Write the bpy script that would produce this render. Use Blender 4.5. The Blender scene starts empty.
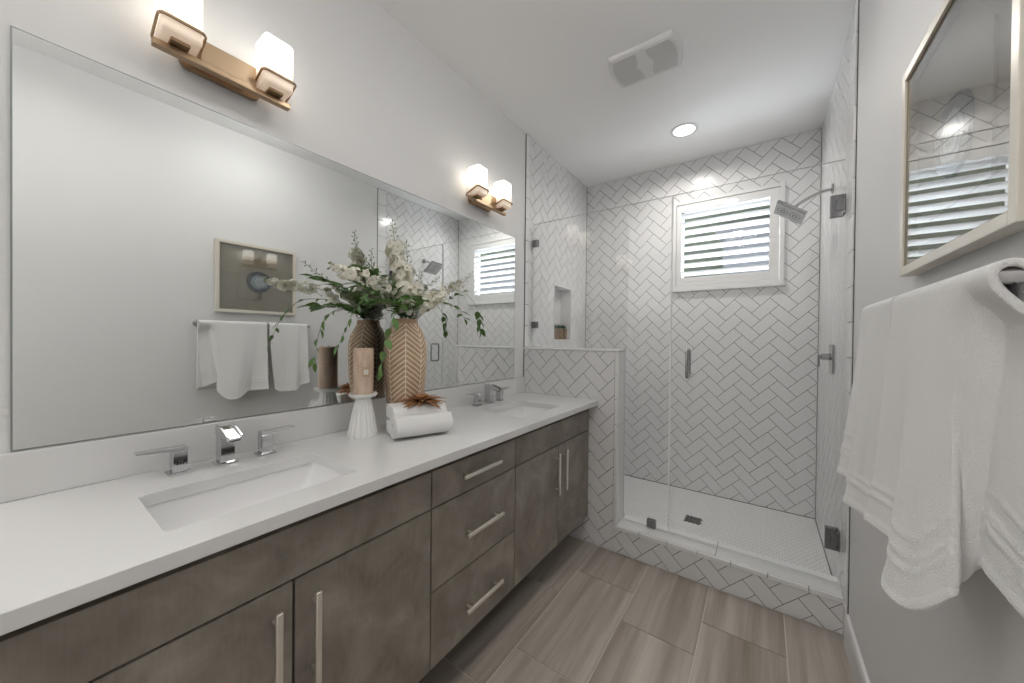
import bpy, bmesh, math, random
from math import sin, cos, pi, radians, sqrt, atan2
from mathutils import Vector, Matrix, Quaternion, noise

S = bpy.context.scene
COL = S.collection
V = Vector
random.seed(7)

# ------------------------------------------------------------------ camera
def make_camera():
    yaw, pitch, roll = radians(-35.40), radians(-0.439), radians(0.5915)
    fwd = V((sin(yaw), cos(yaw), 0)); rt = V((cos(yaw), -sin(yaw), 0)); up = V((0, 0, 1))
    f2 = fwd * cos(pitch) + up * sin(pitch); u2 = up * cos(pitch) - fwd * sin(pitch)
    r3 = rt * cos(roll) + u2 * sin(roll); u3 = u2 * cos(roll) - rt * sin(roll)
    cam = bpy.data.cameras.new('camera'); o = bpy.data.objects.new('camera', cam); COL.objects.link(o)
    cam.sensor_width = 36; cam.lens = 352.8 / 1024 * 36; cam.clip_start = 0.02
    m = Matrix((r3, u3, -f2)).transposed().to_4x4(); m.translation = V((1.389, 0, 1.2856))
    o.matrix_world = m; S.camera = o
make_camera()

# ------------------------------------------------------------------ world, lights, exposure
S.view_settings.view_transform = 'Standard'; S.view_settings.look = 'None'
S.view_settings.gamma = 1; S.view_settings.use_curve_mapping = False
S.view_settings.exposure = 0.46
S.cycles.use_denoising = True
S.cycles.max_bounces = 10; S.cycles.diffuse_bounces = 6; S.cycles.glossy_bounces = 6
S.cycles.transparent_max_bounces = 24; S.cycles.transmission_bounces = 6
S.cycles.sample_clamp_indirect = 6; S.cycles.caustics_reflective = False
W_ = bpy.data.worlds.new('daylight'); S.world = W_; W_.use_nodes = True
bg = W_.node_tree.nodes['Background']; bg.inputs[0].default_value = (0.90, 0.95, 1.0, 1); bg.inputs[1].default_value = 8.0

def sun(name, e, direction, angle=2):
    l = bpy.data.lights.new(name, 'SUN'); l.energy = e; l.angle = radians(angle); l.color = (1, .97, .92)
    o = bpy.data.objects.new(name, l); COL.objects.link(o)
    o.rotation_euler = V(direction).to_track_quat('-Z', 'Y').to_euler(); return o
sun('sun', 5.0, (-.15, -.75, -.85))
def disk_light(name, x, y, z, r, e, col=(1, .96, .91), spread=160, direction=(0, 0, -1)):
    l = bpy.data.lights.new(name, 'AREA'); l.shape = 'DISK'; l.size = 2 * r; l.energy = e; l.color = col; l.spread = radians(spread)
    o = bpy.data.objects.new(name, l); COL.objects.link(o); o.location = (x, y, z)
    o.rotation_euler = V(direction).to_track_quat('-Z', 'Y').to_euler(); return o
CANS = [(.928, 2.677), (1.10, .12), (1.10, -1.15)]  # first is the shower can; the other two are added unseen fill
CAN_W = [5.5, 1.5, 3]
for (x_, y_), w_ in zip(CANS, CAN_W):
    disk_light('ceiling_lamp', x_, y_, 2.728, .062, w_)

disk_light('uplight', -.70, -.95, 1.30, .14, 36, (1, .98, .96), 180, (0, 0, 1))  # added bounce fill, aimed at the ceiling from out of view
# ------------------------------------------------------------------ materials
def new_mat(name):
    m = bpy.data.materials.new(name); m.use_nodes = True
    nt = m.node_tree; return m, nt, nt.nodes['Principled BSDF']
def tex(nt, space='Object', scale=(1, 1, 1)):
    c = nt.nodes.new('ShaderNodeTexCoord'); mp = nt.nodes.new('ShaderNodeMapping')
    mp.inputs['Scale'].default_value = scale; nt.links.new(c.outputs[space], mp.inputs[0]); return mp.outputs[0]
def add_bump(nt, p, vec, scale, strength, dist=.001, detail=3, kind='noise'):
    if kind == 'noise':
        n = nt.nodes.new('ShaderNodeTexNoise'); n.inputs['Scale'].default_value = scale; n.inputs['Detail'].default_value = detail; out = n.outputs[0]
    else:
        n = nt.nodes.new('ShaderNodeTexVoronoi'); n.inputs['Scale'].default_value = scale; out = n.outputs[0]
    nt.links.new(vec, n.inputs['Vector'])
    b = nt.nodes.new('ShaderNodeBump'); b.inputs['Strength'].default_value = strength; b.inputs['Distance'].default_value = dist
    nt.links.new(out, b.inputs['Height']); nt.links.new(b.outputs[0], p.inputs['Normal']); return b
def simple(name, col, rough=.5, metal=0, bump=None, spec=None, **kw):
    m, nt, p = new_mat(name)
    p.inputs['Base Color'].default_value = (*col, 1); p.inputs['Roughness'].default_value = rough; p.inputs['Metallic'].default_value = metal
    if spec is not None: p.inputs['Specular IOR Level'].default_value = spec
    for k, v in kw.items(): p.inputs[k].default_value = v
    if bump: add_bump(nt, p, tex(nt), *bump)
    return m
def ramp(nt, fac, stops):
    r = nt.nodes.new('ShaderNodeValToRGB'); el = r.color_ramp.elements
    while len(el) < len(stops): el.new(.5)
    for e, (pos, c) in zip(el, stops): e.position = pos; e.color = (*c, 1)
    nt.links.new(fac, r.inputs[0]); return r.outputs[0]
def noise_tex(nt, vec, scale, detail=3, rough=.5, dist=0):
    n = nt.nodes.new('ShaderNodeTexNoise'); n.inputs['Scale'].default_value = scale; n.inputs['Detail'].default_value = detail
    n.inputs['Roughness'].default_value = rough; n.inputs['Distortion'].default_value = dist
    nt.links.new(vec, n.inputs['Vector']); return n.outputs[0]
def math_(nt, op, a, b=None, c=None):
    n = nt.nodes.new('ShaderNodeMath'); n.operation = op
    for i, x in enumerate((a, b, c)):
        if x is None: continue
        if isinstance(x, (int, float)): n.inputs[i].default_value = x
        else: nt.links.new(x, n.inputs[i])
    return n.outputs[0]

M = {}
M['wall'] = simple('wall_paint', (.76, .76, .76), .55, bump=(160, .25, .0015, 2))
M['ceiling'] = simple('ceiling_paint', (.88, .88, .88), .6, bump=(120, .35, .002, 3))
M['trim'] = simple('white_trim_paint', (.80, .80, .80), .35)
M['tile'] = simple('white_glazed_tile', (.76, .76, .765), .16, bump=(28, .12, .004, 2))
M['tilewhite'] = simple('white_bullnose_tile', (.82, .82, .82), .15, bump=(40, .1, .002, 2))
M['grout'] = simple('grey_grout', (.11, .11, .11), .9)
M['lightgrout'] = simple('light_floor_grout', (.66, .62, .55), .9)
M['hexgrout'] = simple('mosaic_grout', (.33, .33, .33), .9)
M['quartz'] = simple('white_quartz', (.72, .72, .715), .22)
M['ceramic'] = simple('white_ceramic', (.84, .84, .84), .08)
M['matteceramic'] = simple('matte_white_ceramic', (.80, .80, .79), .45)
M['chrome'] = simple('chrome', (.64, .64, .655), .08, 1)
M['greychrome'] = simple('grey_chrome', (.40, .40, .41), .14, 1)
M['darkchrome'] = simple('brushed_steel', (.24, .24, .25), .16, 1)
M['nickel'] = simple('satin_nickel', (.86, .82, .76), .38, 1)
M['brass'] = simple('champagne_bronze', (.40, .29, .19), .34, 1)
M['black'] = simple('black_gap', (.012, .012, .012), .8)
M['cabinside'] = simple('dark_cabinet_body', (.012, .010, .009), .6)  # near black so the gap under the counter reads as a shadow line
M['towel'] = simple('white_terry', (.85, .85, .845), .95, bump=(520, .8, .0032, 3), **{'Sheen Weight': .3})
M['mirror'] = simple('silvered_mirror', (.90, .92, .91), .0, 1)
M['mirroredge'] = simple('mirror_edge', (.30, .32, .31), .3, .5)
M['frame'] = simple('champagne_frame', (.74, .70, .62), .35, .25)
M['framein'] = simple('frame_inner_lip', (.40, .34, .25), .5)
M['dark'] = simple('dark_void', (.03, .03, .03), .6)
M['stem'] = simple('green_stem', (.13, .18, .06), .6)
def translucent(name, col, tcol, f, rough=.6):
    m, nt, p = new_mat(name); p.inputs['Base Color'].default_value = (*col, 1); p.inputs['Roughness'].default_value = rough
    t = nt.nodes.new('ShaderNodeBsdfTranslucent'); t.inputs[0].default_value = (*tcol, 1)
    mx = nt.nodes.new('ShaderNodeMixShader'); mx.inputs[0].default_value = f
    nt.links.new(p.outputs[0], mx.inputs[1]); nt.links.new(t.outputs[0], mx.inputs[2]); nt.links.new(mx.outputs[0], nt.nodes['Material Output'].inputs[0]); return m
M['petal'] = translucent('cream_white_petal', (.93, .92, .84), (.94, .92, .82), .4)
M['leaf'] = translucent('green_leaf', (.085, .17, .055), (.14, .26, .06), .3, .4)
M['leaflight'] = translucent('light_green_leaf', (.14, .27, .08), (.2, .36, .09), .35, .4)
M['bud'] = simple('green_bud', (.30, .36, .20), .6)
M['drypetal'] = simple('dried_brown_petal', (.34, .155, .06), .7, bump=(90, .4, .001, 2))
M['candletag'] = simple('kraft_tag', (.52, .38, .25), .8)
M['succulent'] = simple('succulent_green', (.04, .12, .06), .5)
M['pot'] = simple('ribbed_tan_pot', (.24, .17, .11), .7)
M['glassedge'] = simple('glass_edge', (.62, .68, .66), .2)
M['seal'] = simple('clear_vinyl_seal', (.90, .90, .90), .3)
M['plastic'] = simple('white_plastic', (.74, .74, .74), .4)
M['grille'] = simple('grey_grille', (.60, .60, .60), .7)
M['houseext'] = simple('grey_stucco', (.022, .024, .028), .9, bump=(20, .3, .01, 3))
M['shutter'] = simple('white_shutter_paint', (.76, .76, .76), .35)

def louver_mat():
    m, nt, p = new_mat('white_louver')
    p.inputs['Base Color'].default_value = (.88, .88, .88, 1); p.inputs['Roughness'].default_value = .4
    t = nt.nodes.new('ShaderNodeBsdfTranslucent'); t.inputs[0].default_value = (.85, .87, .9, 1)
    mx = nt.nodes.new('ShaderNodeMixShader'); mx.inputs[0].default_value = .5
    out = nt.nodes['Material Output']
    nt.links.new(p.outputs[0], mx.inputs[1]); nt.links.new(t.outputs[0], mx.inputs[2]); nt.links.new(mx.outputs[0], out.inputs[0]); return m
M['louver'] = louver_mat()

def thin_glass(name, ior=1.5, tint=(.995, .998, .997), rough=0.0):
    m, nt, p = new_mat(name); nt.nodes.remove(p)
    tr = nt.nodes.new('ShaderNodeBsdfTransparent'); tr.inputs[0].default_value = (*tint, 1)
    gl = nt.nodes.new('ShaderNodeBsdfAnisotropic') if False else nt.nodes.new('ShaderNodeBsdfGlossy'); gl.inputs['Roughness'].default_value = rough
    fr = nt.nodes.new('ShaderNodeFresnel'); fr.inputs[0].default_value = ior
    g = nt.nodes.new('ShaderNodeNewGeometry')     # same fresnel on either side of the pane
    inv = nt.nodes.new('ShaderNodeMath'); inv.operation = 'SUBTRACT'; inv.inputs[0].default_value = 1
    # ior flips on the back face: feed 1/ior^2 * ior = correct air-to-glass value
    mixv = nt.nodes.new('ShaderNodeMix'); mixv.data_type = 'FLOAT'
    nt.links.new(g.outputs['Backfacing'], mixv.inputs[0]); mixv.inputs[2].default_value = ior; mixv.inputs[3].default_value = 1 / ior
    nt.links.new(mixv.outputs[0], fr.inputs[0])
    mx = nt.nodes.new('ShaderNodeMixShader'); nt.links.new(fr.outputs[0], mx.inputs[0])
    nt.links.new(tr.outputs[0], mx.inputs[1]); nt.links.new(gl.outputs[0], mx.inputs[2])
    nt.links.new(mx.outputs[0], nt.nodes['Material Output'].inputs[0]); return m
M['glass'] = thin_glass('clear_glass')
M['winglass'] = thin_glass('window_glass', 1.18)
M['picglass'] = thin_glass('picture_glass', 1.95, (.97, .98, .98))

def shade_mat():
    m, nt, p = new_mat('lit_frosted_glass_shade')
    p.inputs['Base Color'].default_value = (.85, .80, .72, 1); p.inputs['Roughness'].default_value = .35
    vec = tex(nt); sep = nt.nodes.new('ShaderNodeSeparateXYZ'); nt.links.new(vec, sep.inputs[0])
    # lamp inside the shade: glows most at the bulb height, amber towards the holder
    h = nt.nodes.new('ShaderNodeMapRange'); h.inputs[1].default_value = .015; h.inputs[2].default_value = .12
    nt.links.new(sep.outputs[2], h.inputs[0])
    c = ramp(nt, h.outputs[0], [(0, (.80, .55, .38)), (.35, (.98, .80, .62)), (.6, (1, .92, .76)), (1, (1, .95, .86))])
    s = nt.nodes.new('ShaderNodeMapRange'); s.inputs[1].default_value = 0; s.inputs[2].default_value = .8; s.inputs[3].default_value = .30; s.inputs[4].default_value = 1.8
    nt.links.new(h.outputs[0], s.inputs[0])
    nt.links.new(c, p.inputs['Emission Color']); nt.links.new(s.outputs[0], p.inputs['Emission Strength']); return m
M['shade'] = shade_mat()
def emit(name, col, st):
    m, nt, p = new_mat(name); p.inputs['Emission Color'].default_value = (*col, 1); p.inputs['Emission Strength'].default_value = st
    p.inputs['Base Color'].default_value = (.8, .8, .8, 1); return m
M['lens'] = emit('lit_lamp_lens', (1, .95, .88), 3.0)
M['drum'] = emit('fill_drum_glow', (1, .98, .95), 8.0)  # glow of the added drum fill

def floor_mat():
    m, nt, p = new_mat('striated_taupe_porcelain')
    at = nt.nodes.new('ShaderNodeAttribute'); at.attribute_name = 'rnd'
    c = nt.nodes.new('ShaderNodeTexCoord'); add = nt.nodes.new('ShaderNodeVectorMath'); add.operation = 'MULTIPLY_ADD'
    nt.links.new(at.outputs['Color'], add.inputs[0]); add.inputs[1].default_value = (7, 9, 5); nt.links.new(c.outputs['Object'], add.inputs[2])
    mp = nt.nodes.new('ShaderNodeMapping'); mp.inputs['Scale'].default_value = (1, .045, 1); nt.links.new(add.outputs[0], mp.inputs[0])
    n1 = noise_tex(nt, mp.outputs[0], 22, 5, .6); n2 = noise_tex(nt, mp.outputs[0], 7, 2, .5)
    mx = math_(nt, 'ADD', math_(nt, 'MULTIPLY', n1, .6), math_(nt, 'MULTIPLY', n2, .4))
    col = ramp(nt, mx, [(.30, (.26, .215, .172)), (.46, (.38, .332, .282)), (.56, (.48, .436, .386)), (.70, (.62, .57, .50))])
    nt.links.new(col, p.inputs['Base Color']); p.inputs['Roughness'].default_value = .38; return m
M['floor'] = floor_mat()

def wood_mat():
    m, nt, p = new_mat('grey_brown_stained_maple')
    at = nt.nodes.new('ShaderNodeObjectInfo')
    c = nt.nodes.new('ShaderNodeTexCoord'); add = nt.nodes.new('ShaderNodeVectorMath'); add.operation = 'ADD'
    r = nt.nodes.new('ShaderNodeVectorMath'); r.operation = 'SCALE'; r.inputs[0].default_value = (3, 5, 2); nt.links.new(at.outputs['Random'], r.inputs['Scale'])
    nt.links.new(c.outputs['Object'], add.inputs[0]); nt.links.new(r.outputs[0], add.inputs[1])
    blot = noise_tex(nt, add.outputs[0], 7, 4, .6, .6)
    mp = nt.nodes.new('ShaderNodeMapping'); mp.inputs['Scale'].default_value = (1, 1, .08); nt.links.new(add.outputs[0], mp.inputs[0])
    grain = noise_tex(nt, mp.outputs[0], 160, 3, .6)
    mx = math_(nt, 'ADD', math_(nt, 'MULTIPLY', blot, .84), math_(nt, 'MULTIPLY', grain, .16))
    col = ramp(nt, mx, [(.33, (.175, .151, .126)), (.50, (.25, .221, .188)), (.68, (.345, .308, .265))])
    nt.links.new(col, p.inputs['Base Color']); p.inputs['Roughness'].default_value = .33
    b = nt.nodes.new('ShaderNodeBump'); b.inputs['Strength'].default_value = .05; b.inputs['Distance'].default_value = .001
    nt.links.new(grain, b.inputs['Height']); nt.links.new(b.outputs[0], p.inputs['Normal']); return m
M['wood'] = wood_mat()

def vase_mat():
    # carved chevrons: lines drop away from every other spine and meet on the next
    m, nt, p = new_mat('brown_vase_with_cream_chevrons')
    c = nt.nodes.new('ShaderNodeTexCoord'); sep = nt.nodes.new('ShaderNodeSeparateXYZ'); nt.links.new(c.outputs['Object'], sep.inputs[0])
    ang = math_(nt, 'ARCTAN2', sep.outputs[1], sep.outputs[0])
    t = math_(nt, 'ADD', math_(nt, 'MULTIPLY', ang, 4 / pi), 8.0 + 0.83)         # one unit per 45 degrees
    pp = math_(nt, 'PINGPONG', t, 1.0)
    h = math_(nt, 'ADD', sep.outputs[2], math_(nt, 'MULTIPLY', pp, .052))
    fr = math_(nt, 'FRACT', math_(nt, 'DIVIDE', h, .0212))
    line = math_(nt, 'LESS_THAN', math_(nt, 'ABSOLUTE', math_(nt, 'SUBTRACT', fr, .5)), .12)
    fr2 = math_(nt, 'FRACT', t)
    spine = math_(nt, 'GREATER_THAN', math_(nt, 'ABSOLUTE', math_(nt, 'SUBTRACT', fr2, .5)), .474)
    ln = math_(nt, 'MAXIMUM', line, spine)
    inz = math_(nt, 'MULTIPLY', math_(nt, 'GREATER_THAN', sep.outputs[2], .012), math_(nt, 'LESS_THAN', sep.outputs[2], .437))
    ln = math_(nt, 'MULTIPLY', ln, inz)
    n = noise_tex(nt, c.outputs['Object'], 30, 4, .6)
    brown = ramp(nt, n, [(.3, (.36, .225, .13)), (.7, (.50, .335, .21))])
    mx = nt.nodes.new('ShaderNodeMix'); mx.data_type = 'RGBA'; nt.links.new(ln, mx.inputs[0]); nt.links.new(brown, mx.inputs[6]); mx.inputs[7].default_value = (.78, .70, .56, 1)
    nt.links.new(mx.outputs[2], p.inputs['Base Color']); p.inputs['Roughness'].default_value = .6; return m
M['vase'] = vase_mat()
def candle_mat():
    m, nt, p = new_mat('tan_marbled_wax')
    n = noise_tex(nt, tex(nt, scale=(1, 1, .35)), 45, 4, .6)
    col = ramp(nt, n, [(.3, (.52, .37, .27)), (.7, (.74, .58, .46))]); nt.links.new(col, p.inputs['Base Color']); p.inputs['Roughness'].default_value = .5; return m
M['candle'] = candle_mat()
def linen_mat():
    m, nt, p = new_mat('taupe_linen_mat')
    n = noise_tex(nt, tex(nt, scale=(1, 1, 12)), 60, 3, .6)
    col = ramp(nt, n, [(.3, (.25, .215, .165)), (.7, (.34, .30, .235))]); nt.links.new(col, p.inputs['Base Color']); p.inputs['Roughness'].default_value = .9; return m
M['linen'] = linen_mat()
def agate_mat():
    m, nt, p = new_mat('banded_blue_agate')
    c = nt.nodes.new('ShaderNodeTexCoord')
    ln = nt.nodes.new('ShaderNodeVectorMath'); ln.operation = 'LENGTH'
    mp = nt.nodes.new('ShaderNodeMapping'); mp.inputs['Location'].default_value = (0, 0, 0); mp.inputs['Scale'].default_value = (0, 1, 1.05); nt.links.new(c.outputs['Object'], mp.inputs[0]); nt.links.new(mp.outputs[0], ln.inputs[0])
    n = noise_tex(nt, c.outputs['Object'], 22, 3, .6)
    d = math_(nt, 'ADD', ln.outputs['Value'], math_(nt, 'MULTIPLY', math_(nt, 'SUBTRACT', n, .5), .030))
    d = math_(nt, 'DIVIDE', d, .085)
    col = ramp(nt, d, [(.0, (.45, .48, .52)), (.2, (.28, .32, .37)), (.32, (.50, .54, .57)), (.42, (.18, .22, .27)), (.52, (.34, .38, .41)), (.66, (.04, .055, .075)), (.90, (.015, .022, .032)), (1.0, (.12, .13, .14))])
    nt.links.new(col, p.inputs['Base Color']); p.inputs['Roughness'].default_value = .2; return m
M['agate'] = agate_mat()
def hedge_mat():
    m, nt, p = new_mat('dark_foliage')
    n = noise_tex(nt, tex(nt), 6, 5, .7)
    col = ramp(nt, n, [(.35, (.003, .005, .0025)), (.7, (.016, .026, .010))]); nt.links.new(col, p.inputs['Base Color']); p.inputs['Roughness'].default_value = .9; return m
M['hedge'] = hedge_mat()

# ------------------------------------------------------------------ mesh helpers
class MB:
    def __init__(s): s.v = []; s.f = []; s.m = []; s.c = []
    def add(s, vs, fs, mi=0, c=0.0):
        o = len(s.v); s.v += [V(p) for p in vs]
        for f in fs: s.f.append(tuple(i + o for i in f)); s.m.append(mi); s.c.append(c)
    def box(s, x0, x1, y0, y1, z0, z1, mi=0, c=0.0):
        vs = [(x, y, z) for x in (x0, x1) for y in (y0, y1) for z in (z0, z1)]
        s.add(vs, [(0, 1, 3, 2), (4, 6, 7, 5), (0, 4, 5, 1), (2, 3, 7, 6), (0, 2, 6, 4), (1, 5, 7, 3)], mi, c)
    def obox(s, cen, ax, ay, az, mi=0):
        cen = V(cen); ax, ay, az = V(ax), V(ay), V(az)
        vs = [cen + ax * a + ay * b + az * c for a in (-1, 1) for b in (-1, 1) for c in (-1, 1)]
        s.add(vs, [(0, 1, 3, 2), (4, 6, 7, 5), (0, 4, 5, 1), (2, 3, 7, 6), (0, 2, 6, 4), (1, 5, 7, 3)], mi)
    def loft(s, rings, closed=True, cap=True, mi=0):
        n = len(rings[0]); vs = [p for r in rings for p in r]; fs = []
        for i in range(len(rings) - 1):
            for j in range(n if closed else n - 1):
                k = (j + 1) % n
                fs.append((i * n + j, i * n + k, (i + 1) * n + k, (i + 1) * n + j))
        if cap:
            fs.append(tuple(range(n - 1, -1, -1))); fs.append(tuple((len(rings) - 1) * n + j for j in range(n)))
        s.add(vs, fs, mi)
    def lathe(s, prof, cx, cy, n=40, mi=0, flute=0, nf=0, cap=True):
        rings = []
        for r, z in prof:
            rings.append([(cx + r * (1 + (flute * cos(nf * 2 * pi * j / n) if flute else 0)) * cos(2 * pi * j / n), cy + r * (1 + (flute * cos(nf * 2 * pi * j / n) if flute else 0)) * sin(2 * pi * j / n), z) for j in range(n)])
        s.loft(rings, True, cap, mi)
    def tube(s, pts, r, n=8, mi=0, cap=True, closed=False, flat=None):
        pts = [V(p) for p in pts]; rs = r if isinstance(r, (list, tuple)) else [r] * len(pts)
        rings = []; up = None
        N = len(pts)
        for i, p in enumerate(pts):
            if closed: d = pts[(i + 1) % N] - pts[i - 1]
            else: d = pts[min(i + 1, N - 1)] - pts[max(i - 1, 0)]
            d.normalize()
            if up is None:
                up = V((0, 0, 1)) if abs(d.z) < .9 else V((1, 0, 0))
            a = up - d * up.dot(d)
            if a.length < 1e-4: a = d.orthogonal()
            a.normalize(); b = d.cross(a); up = a
            fa, fb = flat or (1, 1)
            rings.append([p + (a * cos(2 * pi * j / n) * fa + b * sin(2 * pi * j / n) * fb) * rs[i] for j in range(n)])
        if closed: rings.append(rings[0])
        s.loft(rings, True, cap and not closed, mi)
    def prism(s, poly, h0, h1, to3d, mi=0, c=0.0):
        n = len(poly); vs = [to3d(a, b, h0) for a, b in poly] + [to3d(a, b, h1) for a, b in poly]
        fs = [tuple(range(n, 2 * n))] + [(i, (i + 1) % n, n + (i + 1) % n, n + i) for i in range(n)]
        s.add(vs, fs, mi, c)
    def build(s, name, mats, parent=None, smooth=None, bevel=None, origin=None, seg=2, merge=False, recalc=True, subsurf=0, solid=None, colattr=False):
        me = bpy.data.meshes.new(name)
        base = V(origin) if origin is not None else (V(parent['_o']) if parent is not None and '_o' in parent else V((0, 0, 0)))
        me.from_pydata([p - base for p in s.v], [], s.f)
        mats = mats if isinstance(mats, (list, tuple)) else [mats]
        for m in mats: me.materials.append(M[m] if isinstance(m, str) else m)
        me.polygons.foreach_set('material_index', s.m)
        if colattr:
            a = me.color_attributes.new('rnd', 'FLOAT_COLOR', 'CORNER'); k = 0; dat = []
            for pf, c in zip(me.polygons, s.c):
                for _ in pf.loop_indices: dat += [c, (c * 7.3) % 1, (c * 3.1) % 1, 1]
            a.data.foreach_set('color', dat)
        if recalc or merge:
            bm = bmesh.new(); bm.from_mesh(me)
            if merge: bmesh.ops.remove_doubles(bm, verts=bm.verts, dist=1e-5)
            bmesh.ops.recalc_face_normals(bm, faces=bm.faces); bm.to_mesh(me); bm.free()
        if smooth is not None:
            me.shade_smooth(); me.set_sharp_from_angle(angle=radians(smooth))
        me.update()
        o = bpy.data.objects.new(name, me); COL.objects.link(o)
        if parent is not None:
            o.parent = parent; o['_o'] = list(base)
            if origin is not None and '_o' in parent: o.location = V(origin) - V(parent['_o'])
        else: o.location = base; o['_o'] = list(base)
        if solid:
            sm = o.modifiers.new('thickness', 'SOLIDIFY'); sm.thickness = solid; sm.offset = 0
        if subsurf:
            ss = o.modifiers.new('smooth', 'SUBSURF'); ss.levels = subsurf; ss.render_levels = subsurf
        if bevel:
            bv = o.modifiers.new('bevel', 'BEVEL'); bv.width = bevel; bv.segments = seg; bv.limit_method = 'ANGLE'; bv.angle_limit = radians(40)
        return o
def empty(name, loc, label=None, cat=None, group=None):
    o = bpy.data.objects.new(name, None); COL.objects.link(o); o.location = loc; o['_o'] = list(loc); o.empty_display_size = .05
    if label: tag(o, label, cat, group)
    return o
def tag(o, label, cat, group=None):
    o['label'] = label; o['category'] = cat
    if group: o['group'] = group
    return o
def struct(o, label=None):
    o['kind'] = 'structure'
    if label: o['label'] = label
    return o
def copy_tree(root, delta, label, skip=()):
    r = root.copy(); COL.objects.link(r); r.location = root.location + V(delta); r['label'] = label
    def rec(src, dst):
        for ch in list(src.children):
            c = ch.copy(); COL.objects.link(c); c.parent = dst; c.matrix_parent_inverse = ch.matrix_parent_inverse.copy(); rec(ch, c)
    rec(root, r); return r
def rr(cx, cy, hx, hy, r, n=6):
    pts = []
    for sx, sy, a0 in ((1, 1, 0), (-1, 1, 90), (-1, -1, 180), (1, -1, 270)):
        for k in range(n + 1):
            a = radians(a0 + 90 * k / n); pts.append((cx + sx * (hx - r) + r * cos(a), cy + sy * (hy - r) + r * sin(a)))
    return pts
def plate_holes(outer, holes, z0, z1):
    bm = bmesh.new(); es = []
    for loop in [outer] + holes:
        vs = [bm.verts.new((x, y, z1)) for x, y in loop]
        es += [bm.edges.new((vs[i], vs[(i + 1) % len(vs)])) for i in range(len(vs))]
    bmesh.ops.triangle_fill(bm, edges=es, use_beauty=True, normal=(0, 0, 1))
    r = bmesh.ops.extrude_face_region(bm, geom=bm.faces[:] )
    for v in [g for g in r['geom'] if isinstance(g, bmesh.types.BMVert)]: v.co.z = z0
    bmesh.ops.recalc_face_normals(bm, faces=bm.faces)
    mb = MB(); mb.add([v.co.copy() for v in bm.verts], [tuple(v.index for v in f.verts) for f in (bm.verts.index_update() or bm.faces)])
    bm.free(); return mb
def clip(poly, a0, a1, b0, b1):
    for ax, lim, sgn in ((0, a0, 1), (0, a1, -1), (1, b0, 1), (1, b1, -1)):
        out = []
        for i in range(len(poly)):
            p, q = poly[i - 1], poly[i]
            ip = (p[ax] - lim) * sgn >= -1e-9; iq = (q[ax] - lim) * sgn >= -1e-9
            if ip != iq:
                t = (lim - p[ax]) / (q[ax] - p[ax]); x = (p[0] + t * (q[0] - p[0]), p[1] + t * (q[1] - p[1]))
                out.append(x)
            if iq: out.append(q)
        poly = out
        if len(poly) < 3: return []
    return poly
def area(p): return abs(sum(p[i - 1][0] * p[i][1] - p[i][0] * p[i - 1][1] for i in range(len(p)))) / 2
TW = .0765
def herring(mb, rects, to3d, anchor, grout=.0034, t=.003, back=.0006):
    """45 degree herringbone of 3 x 6 inch tiles clipped to rects (a0,a1,b0,b1)"""
    w = TW; g = grout / 2; r2 = sqrt(2)
    off = (anchor[0] + w / r2, anchor[1] - w / r2)
    A0 = min(r[0] for r in rects); A1 = max(r[1] for r in rects); B0 = min(r[2] for r in rects); B1 = max(r[3] for r in rects)
    for r in rects:
        mb.prism([(r[0], r[2]), (r[1], r[2]), (r[1], r[3]), (r[0], r[3])], 0, back, to3d, 1)
    ni = int((A1 - A0) / (2 * r2 * w)) + 3; nj = int((B1 - B0) / (r2 * w)) + 6
    i0 = int((A0 - off[0]) / (2 * r2 * w)) - 2; j0 = int((B0 - off[1]) / (r2 * w)) - 4
    for i in range(i0, i0 + ni + 3):
        for j in range(j0, j0 + nj + 3):
            for s0, s1, t0, t1 in ((0, 2 * w, 0, w), (0, w, w, 3 * w)):
                q = [(s0 + g, t0 + g), (s1 - g, t0 + g), (s1 - g, t1 - g), (s0 + g, t1 - g)]
                poly = [(off[0] + i * 2 * r2 * w + (s - tt) / r2, off[1] + j * r2 * w + (s + tt) / r2) for s, tt in q]
                for r in rects:
                    c = clip(poly, *r)
                    if c and area(c) > 2e-5: mb.prism(c, 0, t, to3d, 0)

# ------------------------------------------------------------------ room constants
W, H, YB, YH = 1.70, 2.74, 3.165, 2.10
HC = .909; YR = -1.8; ZMB_ = 1.02
# walls
mb = MB()                       # left wall with niche opening
NY0, NY1, NZ0, NZ1 = 2.53, 2.842, 1.278, 1.728
mb.box(-.14, 0, -.06, NY0, 0, H); mb.box(-.14, 0, NY1, YB, 0, H); mb.box(-.14, 0, NY0, NY1, 0, NZ0); mb.box(-.14, 0, NY0, NY1, NZ1, H)
mb.box(-.14, -.10, NY0, NY1, NZ0, NZ1)
wl = struct(mb.build('wall_left', 'wall'))
mb = MB(); mb.box(W, W + .12, YR, YB, 0, H); wr = struct(mb.build('wall_right', 'wall'))
WX0, WX1, WZ0, WZ1 = .80, 1.485, 1.71, 2.385      # opening behind the shutter casing
mb = MB(); mb.box(-.14, WX0, YB, YB + .14, 0, H); mb.box(WX1, W + .12, YB, YB + .14, 0, H); mb.box(WX0, WX1, YB, YB + .14, 0, WZ0); mb.box(WX0, WX1, YB, YB + .14, WZ1, H)
wb = struct(mb.build('wall_back', 'wall'))
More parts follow.
